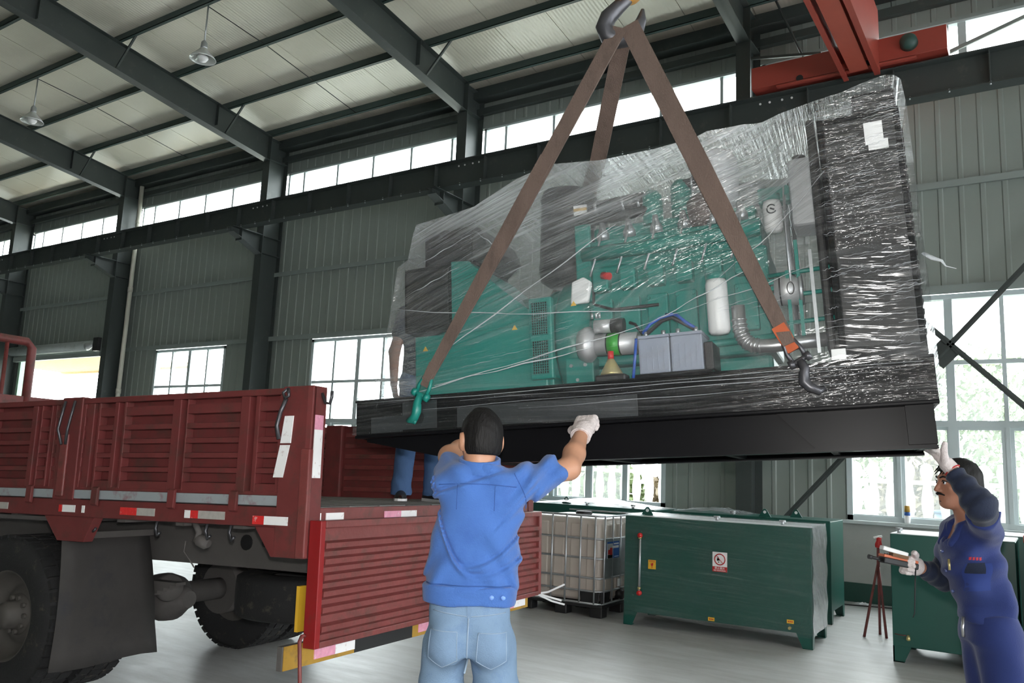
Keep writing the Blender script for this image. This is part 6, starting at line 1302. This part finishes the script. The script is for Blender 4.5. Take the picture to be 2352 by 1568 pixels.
fmesh('hair', hair_sdf(hc3, hR3, 1.0), (-0.11, -0.08, 1.48), (0.11, 0.2, 1.76), 0.006, M['hair'], p3)
fmesh('shirt', lambda p: union([trunk(p, [(0.92, 0, 0, 0.17, 0.125), (1.1, 0, 0, 0.165, 0.12), (1.37, 0, 0, 0.185, 0.12), (1.45, 0, 0, 0.10, 0.085)])] + [limb(p, [q[0], tuple(V3(*q[0]) * 0.5 + V3(*q[1]) * 0.5)], [0.068, 0.066]) for q in a3], 0.05), (-0.38, -0.16, 0.90), (0.38, 0.20, 1.48), 0.011, M['sleeve'], p3)
fmesh('jeans', lambda p: su(union([trunk(p, [(0.86, 0, 0, 0.16, 0.115), (0.98, 0, 0, 0.15, 0.11)])] + [limb(p, [(s * 0.085, 0, 0.88), (s * 0.105, 0.02, 0.48), (s * 0.122, -0.01, 0.10), (s * 0.122, -0.01, 0.07)], [0.098, 0.078, 0.070, 0.078], 0.03) for s in (-1, 1)], 0.05), trunk(p, [(0.9, 0, 0, 0.1, 0.1), (0.95, 0, 0, 0.1, 0.1)]), 0.03) + 0.004 * np.sin(45 * p[..., 2] + 3 * np.sin(20 * p[..., 0])) * np.clip((0.3 - p[..., 2]) / 0.2, 0, 1), (-0.24, -0.18, 0.04), (0.24, 0.18, 1.0), 0.009, M['jeans_dk'], p3)
shoe(p3, -0.122, 0.0, 0.0, 0.25, M['shoe'], M['white']); shoe(p3, 0.122, 0.0, 0.0, -0.25, M['shoe'], M['white'])
# ------------------------------------------------------------------ green tanks, tote, small things
def rot2(a): return (math.cos(a), math.sin(a))
def tank(x, y, rz, label, L_=1.89, D_=0.8, film=False, sheet_=False, lugs=((0.25, 0.1), (1.65, 0.1)), ports=(0.9, 1.55), top_mat='offwhite'):
    t = thing('fuel_tank', label, 'tank', (x, y, 0), rz, 'green steel fuel tanks'); H = 1.115; zb = 0.135
    MB().box(0, L_, 0, D_, zb, H).build('body', M['tank'], t, 0.006)
    MB().box(0.004, L_ - 0.004, 0.004, D_ - 0.004, H, H + 0.006).build('top_plate', M[top_mat], t)
    for lx, ly, sx, sy in ((0, 0, 1, 1), (L_, 0, -1, 1), (0, D_, 1, -1), (L_, D_, -1, -1)):
        b = MB(); y0, y1 = sorted((ly, ly + sy * 0.012)); x0, x1 = sorted((lx, lx + sx * 0.012))
        pl_ = [(lx, zb + 0.003), (lx + sx * 0.15, zb + 0.003), (lx + sx * 0.09, 0.0), (lx, 0.0)]; b.prism(pl_ if sx > 0 else pl_[::-1], 1, y0, y1)
        pl2 = [(ly, zb + 0.003), (ly + sy * 0.12, zb + 0.003), (ly + sy * 0.07, 0.0), (ly, 0.0)]; b.prism(pl2 if sy > 0 else pl2[::-1], 0, x0, x1); b.box(*sorted((lx, lx + sx * 0.09)), *sorted((ly, ly + sy * 0.07)), 0.0, 0.008)
        b.build('leg', M['tank'], t)
    for lx, ly in lugs:
        lu = MB(); pts = [(lx - 0.075, H), (lx - 0.03, H + 0.075), (lx - 0.012, H + 0.098), (lx + 0.012, H + 0.098), (lx + 0.03, H + 0.075), (lx + 0.075, H)]; lu.prism(pts, 1, ly, ly + 0.012)
        lo_ = lu.build('lifting_lug', M['tank'], t); MB().cyl((lx, ly - 0.001, H + 0.062), (lx, ly + 0.013, H + 0.062), 0.018, 14).build('lug_hole', M['white'], lo_)
    for px in ports:
        po = MB().cyl((px, 0.12, H + 0.004), (px, 0.12, H + 0.045), 0.016, 12).build('port', M['galv'], t); MB().cyl((px - 0.03, 0.12, H + 0.04), (px + 0.03, 0.12, H + 0.04), 0.012, 8).build('port_cap', M['galv'], po)
    return t
def sheet_obj(name, rows, parent, mat='film_tank'):
    return uv_mesh(name, rows, [[(q[0] + 0.3 * q[1], q[2] + 0.6 * q[1] + 0.05 * q[0]) for q in r_] for r_ in rows], M[mat], parent)
RZ = math.atan2(0.059, 0.998)
t1 = tank(-3.815, 8.158, RZ, 'green fuel tank wrapped in clear film, with the no-burning sign', ports=(0.95, 1.60), lugs=((0.20, 0.12),))
L_, D_, H = 1.89, 0.8, 1.12
def ff(x): return 0.004 * math.sin(11 * x)
rows = [[(x, -0.008 + ff(x + z), z) for x in lin(-0.008, L_ + 0.008, 30)] for z in lin(H + 0.012, 0.10, 16)]
tf = sheet_obj('stretch_film', rows, t1)
rows = [[(L_ + 0.010 + 0.006 * math.sin(20 * z + 9 * y), y, z) for y in lin(-0.008, D_ + 0.01, 14)] for z in lin(H + 0.012, 0.12, 22)]
uv_mesh('film_end', rows, [[(q[1] * 2 - q[2] * 1.2, q[2] * 1.0 + q[1] * 0.9) for q in r_] for r_ in rows], film_mat('window_lit_end_film', 0.9, 18, 0.50, 0.9, 1.0, 0.14, 0.35), tf)  # whiter, shinier film on this end paints in the window light
sheet_obj('film_top', [[(x, y, H + 0.012) for x in lin(-0.008, L_ + 0.008, 10)] for y in lin(-0.008, D_, 5)], tf)
# sight gauge
sg_ = MB().cyl((0.178, -0.028, 0.34), (0.180, -0.028, 0.915), 0.012, 10).build('sight_gauge', M['galv'], t1)
for z in (0.335, 0.92): MB().lathe([(0.0, -0.04), (0.022, -0.038), (0.026, -0.02), (0.026, 0.0), (0.0, 0.0)], (0.178, -0.012, z), (0, 1, 0), 14).build('gauge_valve', M['redp'], sg_)
for z in (0.37, 0.885): MB().cyl((0.178, -0.028, z), (0.178, -0.028, z + 0.025), 0.017, 10).build('gauge_nut', M['gold'], sg_)
YF = -0.016
# no-burning sign
sn_ = MB().box(0.945, 1.092, YF - 0.002, YF, 0.628, 0.818).build('sign', M['paper'], t1)
MB().box(0.945, 1.092, YF - 0.0035, YF - 0.002, 0.628, 0.678).build('sign_red_band', M['red_lab'], sn_)
MB().tube([(1.0185 + 0.052 * math.cos(a), YF - 0.003, 0.748 + 0.052 * math.sin(a)) for a in [2 * math.pi * j / 32 for j in range(32)]], 0.0055, 6, True).build('sign_ring', M['red_lab'], sn_)
MB().bar((0.985, YF - 0.005, 0.785), (1.052, YF - 0.005, 0.711), 0.003, 0.010, (0, 1, 0)).build('sign_bar', M['red_lab'], sn_)
fm = MB(); fm.prism([(0.992, 0.735), (0.990, 0.750), (0.997, 0.762), (1.000, 0.778), (1.007, 0.766), (1.014, 0.750), (1.016, 0.738), (1.010, 0.732), (1.006, 0.742), (1.000, 0.732)], 1, YF - 0.004, YF - 0.002); fm.prism([(1.002, 0.716), (1.010, 0.716), (1.012, 0.726), (1.004, 0.728)], 1, YF - 0.004, YF - 0.002); fm.build('sign_flame', M['black'], sn_)
def letter(parent, body, size, x, y, z, mat):
    me = text_mesh(body, size); me.materials.append(mat); o_ = bpy.data.objects.new('lettering', me); COL.objects.link(o_); o_.parent = parent; o_.location = (x, y, z); o_.rotation_euler = (math.pi / 2, 0, 0); return o_
letter(sn_, '禁止烟火', 0.026, 1.0185, YF - 0.0045, 0.662, M['paper']); letter(sn_, 'NO BURNING', 0.019, 1.0185, YF - 0.0045, 0.640, M['paper'])
# fragile sticker
sk = MB().box(0.270, 0.352, YF - 0.002, YF, 0.588, 0.680).build('fragile_sticker', M['yellow_lab'], t1)
gk = MB(); gk.prism([(0.297, 0.650), (0.304, 0.638), (0.308, 0.650), (0.325, 0.650), (0.324, 0.630), (0.315, 0.618), (0.313, 0.602), (0.322, 0.598), (0.300, 0.598), (0.309, 0.602), (0.307, 0.618), (0.298, 0.630)], 1, YF - 0.003, YF - 0.002); gk.build('glass_symbol', M['red_lab'], sk)
letter(sk, '易碎品', 0.022, 0.311, YF - 0.003, 0.666, M['red_lab'])
for x, z in ((0.935, 0.165), (1.692, 0.235)):
    sl_ = MB().box(x - 0.032, x + 0.032, YF - 0.002, YF, z - 0.017, z + 0.017).build('port_sticker', M['yellow_lab'], t1)
    for k_ in range(3): MB().box(x - 0.022 + k_ * 0.016, x - 0.011 + k_ * 0.016, YF - 0.003, YF - 0.002, z - 0.006, z + 0.006).build('print_mark', M['red_lab'], sl_)
MB().cyl((1.685, 0.0, 0.175), (1.685, -0.03, 0.175), 0.014, 10).build('drain_plug', M['gold'], t1)
# tanks behind
tank(-3.98, 9.80, 0.03, 'green fuel tank behind the wrapped one, with two lifting lugs', lugs=((1.15, 0.05), (1.42, 0.45)), ports=(0.75,), top_mat='tank')
tB = tank(-6.02, 9.62, 0.03, 'green fuel tank under loose plastic behind the white tote', lugs=((0.5, 0.3),), top_mat='tank')
tC = tank(-8.05, 9.5, 0.03, 'green fuel tank farthest left, mostly hidden by the truck tailgate', lugs=((1.5, 0.3),), top_mat='tank')
def loose(parent, x0, x1, seed, h=0.10):
    rnd = random.Random(seed); rows = []
    for j in range(7):
        y = 0.02 + 0.75 * j / 6; rows.append([(x0 + (x1 - x0) * i / 14, y, 1.125 + h * (0.3 + 0.7 * rnd.random()) * math.sin(math.pi * min(max(i / 14, 0.04), 0.96)) * (0.5 + 0.5 * math.sin(math.pi * j / 6))) for i in range(15)])
    sheet_obj('loose_plastic', rows, parent, 'film_loose')
loose(tB, 0.15, 1.85, 3); loose(tC, 0.2, 1.8, 4, 0.13)
tD = [o for o in COL.objects if o.name.startswith('fuel_tank') and o.get('label', '').startswith('green fuel tank behind the wrapped')][0]
loose(tD, 0.0, 0.9, 5, 0.08)
# right-hand tanks
tR = tank(-1.248, 8.324, 0.0, 'plain green fuel tank standing behind the worker in navy', L_=0.98, ports=(0.06,), lugs=())
MB().tube([(0.02, -0.01, 0.24), (0.09, -0.012, 0.235), (0.11, -0.02, 0.24)], 0.004, 6).build('drain_pipe', M['red_worn'], tR); MB().lathe([(0.01, -0.03), (0.018, -0.02), (0.016, 0.0), (0.008, 0.02)], (0.13, -0.02, 0.225), (0, 0.2, 1), 10).build('drain_cock', M['gold'], tR)
tank(-0.92, 9.35, 0.0, 'green fuel tank seen over the shoulder of the tank behind the worker', L_=1.2, ports=(0.1,), lugs=((0.06, 0.1),))
tE = tank(-0.20, 8.05, 0.0, 'green fuel tank at the right edge, with red fittings on top', L_=1.2, ports=(0.03,), lugs=())
for dx in (0.02, 0.10): MB().cyl((dx, 0.22, 1.12), (dx, 0.22, 1.18), 0.03, 14).build('red_fitting', M['redp'], tE)

# IBC tote ------------------------------------------------------------------
ib = thing('plastic_tote', 'white plastic liquid tote in a galvanised cage beside the wrapped tank', 'tote', (-4.135, 8.26, 0), 0.03)
LX, LY = 1.0, 1.15       # local: corner at origin, -x to the left, +y to the back
def tote_bottle():
    b = MB(); rows = []
    def ring(z, inset, rad): 
        pts = []; x0, x1, y0, y1 = -LX + inset, -inset, inset, LY - inset
        for cx, cy, a0 in ((x1 - rad, y0 + rad, -90), (x1 - rad, y1 - rad, 0), (x0 + rad, y1 - rad, 90), (x0 + rad, y0 + rad, 180)):
            for i in range(7): a = math.radians(a0 + 15 * i); pts.append((cx + rad * math.cos(a), cy + rad * math.sin(a), z))
        return pts
    for z, ins, rad in ((0.15, 0.10, 0.08), (0.16, 0.05, 0.11), (0.20, 0.025, 0.12), (0.98, 0.025, 0.12), (1.03, 0.04, 0.12), (1.05, 0.09, 0.1)): rows.append(ring(z, ins, rad))
    b.grid(rows, True, True); n_ = len(rows[0]); b.f.append(tuple(range(5 * n_, 6 * n_))); b.sm.append(False); return b
bo_ = tote_bottle().build('bottle', M['plasticIBC'], ib)
for i in range(5):
    x = -0.12 - i * 0.205; MB().box(x - 0.075, x + 0.055, 0.012, 0.04, 0.24, 0.99).build('moulded_rib', M['plasticIBC'], bo_, 0.018)
for i in range(4):
    y = 0.14 + i * 0.27; MB().box(-0.04, -0.012, y, y + 0.2, 0.24, 0.99).build('moulded_rib', M['plasticIBC'], bo_, 0.018)
MB().lathe([(0.09, 0), (0.1, 0.03), (0.09, 0.05), (0, 0.05)], (-0.5, 0.55, 1.045), (0, 0, 1), 20).build('lid', M['blackm'], ib)
cg = []
for z in (1.075, 0.83, 0.62, 0.41, 0.27): 
    MB().tube([(-LX, 0, z), (-0.06, 0, z), (-0.018, 0.018, z), (0, 0.06, z), (0, LY - 0.06, z), (-0.018, LY - 0.018, z), (-0.06, LY, z), (-LX, LY, z)], 0.0115, 8).build('cage_bar', M['galv'], ib)
for i in range(6): MB().tube([(-0.08 - i * 0.178, -0.01, 0.14), (-0.08 - i * 0.178, -0.01, 1.08)], 0.0105, 8).build('cage_upright', M['galv'], ib)
for i in range(6): MB().tube([(0.01, 0.05 + i * 0.21, 0.14), (0.01, 0.05 + i * 0.21, 1.08)], 0.0105, 8).build('cage_upright', M['galv'], ib)
MB().tube([(-LX, 0, 0.14), (-0.04, 0, 0.14), (0, 0.04, 0.14), (0, LY, 0.14)], 0.014, 8).build('cage_foot', M['galv'], ib)
pal = MB(); pal.box(-LX, 0.02, -0.01, LY, 0.095, 0.135)
for x in (-LX, -0.56, -0.13):
    for y in (-0.01, 0.5, LY - 0.14): pal.box(x, x + 0.15, y, y + 0.14, 0.0, 0.10)
pal.build('pallet', M['blackm'], ib, 0.01)
MB().prism([(-0.26, 0.27), (-0.24, 0.14), (-0.03, 0.14), (-0.01, 0.27)], 1, -0.004, 0.02).build('corner_guard', M['blackm'], ib, 0.01); MB().prism([(0.0, 0.27), (0.02, 0.14), (0.22, 0.14), (0.24, 0.27)], 0, -0.02, 0.006).build('corner_guard', M['blackm'], ib, 0.01)
pn = MB().box(0.012, 0.016, 0.06, 0.66, 0.425, 0.825).build('label_plate', M['galv'], ib)
lb = MB().box(0.016, 0.019, 0.10, 0.42, 0.62, 0.80).build('product_label', M['blue_lab'], pn)
MB().box(0.019, 0.0205, 0.10, 0.24, 0.62, 0.78).build('label_picture', pbr('pale_label_picture', (0.45, 0.47, 0.46), 0.5, 0, 0.3, 14), lb)
rm = MB(); rm.box(0.0205, 0.022, 0.115, 0.165, 0.665, 0.715); rm.box(0.0205, 0.022, 0.165, 0.225, 0.655, 0.735); rm.build('label_red_machine', M['red_lab'], lb); MB().box(0.0205, 0.022, 0.11, 0.23, 0.625, 0.66).build('label_dark_ground', M['black'], lb)
for z, y0, y1, h_ in ((0.775, 0.27, 0.40, 0.014), (0.74, 0.22, 0.40, 0.026), (0.635, 0.29, 0.40, 0.008)): MB().box(0.019, 0.0205, y0, y1, z - h_ / 2, z + h_ / 2).build('label_lettering_bar', M['paper'], lb)
MB().box(0.012, 0.016, 0.40, 0.50, 0.30, 0.38).build('small_label', M['paper'], ib)
MB().lathe([(0.06, 0), (0.07, 0.05), (0.05, 0.1)], (-0.05, 0.5, 0.22), (1, 0, -0.2), 14).build('valve', M['blackm'], ib)
# white packing strips sticking out past the tailgate
ws_ = thing('packing_strips', 'bent white packing strips poking out behind the truck tailgate', 'strips', (-3.47, 5.78, 0.56))
o0 = Vector((-3.47, 5.78, 0.56))
for k_, pts in enumerate(([(-3.60, 5.70, 0.55), (-3.38, 5.82, 0.60), (-3.269, 5.888, 0.665)], [(-3.58, 5.72, 0.56), (-3.42, 5.80, 0.575), (-3.296, 5.894, 0.536)], [(-3.45, 5.79, 0.575), (-3.36, 5.85, 0.53), (-3.277, 5.913, 0.506)], [(-3.60, 5.70, 0.55), (-3.75, 5.62, 0.25), (-3.80, 5.60, 0.0)])):
    MB().ribbon([Vector(q) - o0 for q in pts], (0, 0, 1), 0.014, 0.003).build('strip', M['white'], ws_)
# bottle on the sill
bt_ = thing('spray_can', 'small orange-capped white and blue can on the window sill', 'can', (-1.577, 11.96, 1.07))
MB().lathe([(0.034, 0.0), (0.036, 0.01), (0.036, 0.10)], (0, 0, 0), (0, 0, 1), 18).build('body', M['paper'], bt_); MB().lathe([(0.0365, 0.10), (0.0365, 0.145)], (0, 0, 0), (0, 0, 1), 18).build('blue_band', M['blue_lab'], bt_); MB().lathe([(0.036, 0.145), (0.034, 0.20), (0.034, 0.225), (0.0, 0.225)], (0, 0, 0), (0, 0, 1), 18).build('cap', M['yellow'], bt_)
# work stand
sd = thing('work_stand', 'rusty three-legged stand with a red clamp, behind the remote', 'stand', (-1.60, 9.5, 0))
for q in ((-0.08, -0.10), (0.12, -0.02), (0.03, 0.16)): MB().tube([(0.055, 0, 0.75), (q[0], q[1], 0.0)], [0.012, 0.014], 8).build('leg', M['red_worn'], sd)
MB().tube([(0.055, 0, 0.70), (0.06, 0, 0.92)], 0.016, 10).build('post', M['red_worn'], sd)
MB().lathe([(0.03, 0), (0.036, 0.03), (0.025, 0.07), (0.028, 0.10), (0.0, 0.12)], (0.06, 0, 0.90), (0.1, 0, 1), 12).build('clamp', M['redp'], sd); MB().bar((0.02, -0.02, 1.0), (0.10, 0.0, 1.02), 0.02, 0.018).build('clamp_jaw', M['white'], sd)
# litter by the wall and the cable along it
tag(MB().tube([(-2.6, 11.57, 0.008), (-2.2, 11.60, 0.008), (-1.7, 11.75, 0.008), (-1.0, 11.72, 0.008), (0.3, 11.7, 0.008)], 0.008, 6).build('floor_cable', M['blackm']), 'thin black cable lying along the floor by the wall', 'cable')
lt = thing('plastic_scrap', 'crumpled clear plastic scrap on the floor by the green skirting', 'scrap', (-2.12, 11.80, 0))
rows = [[(-0.12 + 0.24 * i / 8, -0.05 + 0.1 * j / 5, 0.004 + 0.035 * abs(math.sin(2.1 * i + 1.3 * j)) * math.sin(math.pi * i / 8) * math.sin(math.pi * j / 5)) for i in range(9)] for j in range(6)]
MB().grid(rows, False).build('crumple', M['offwhite'], lt)
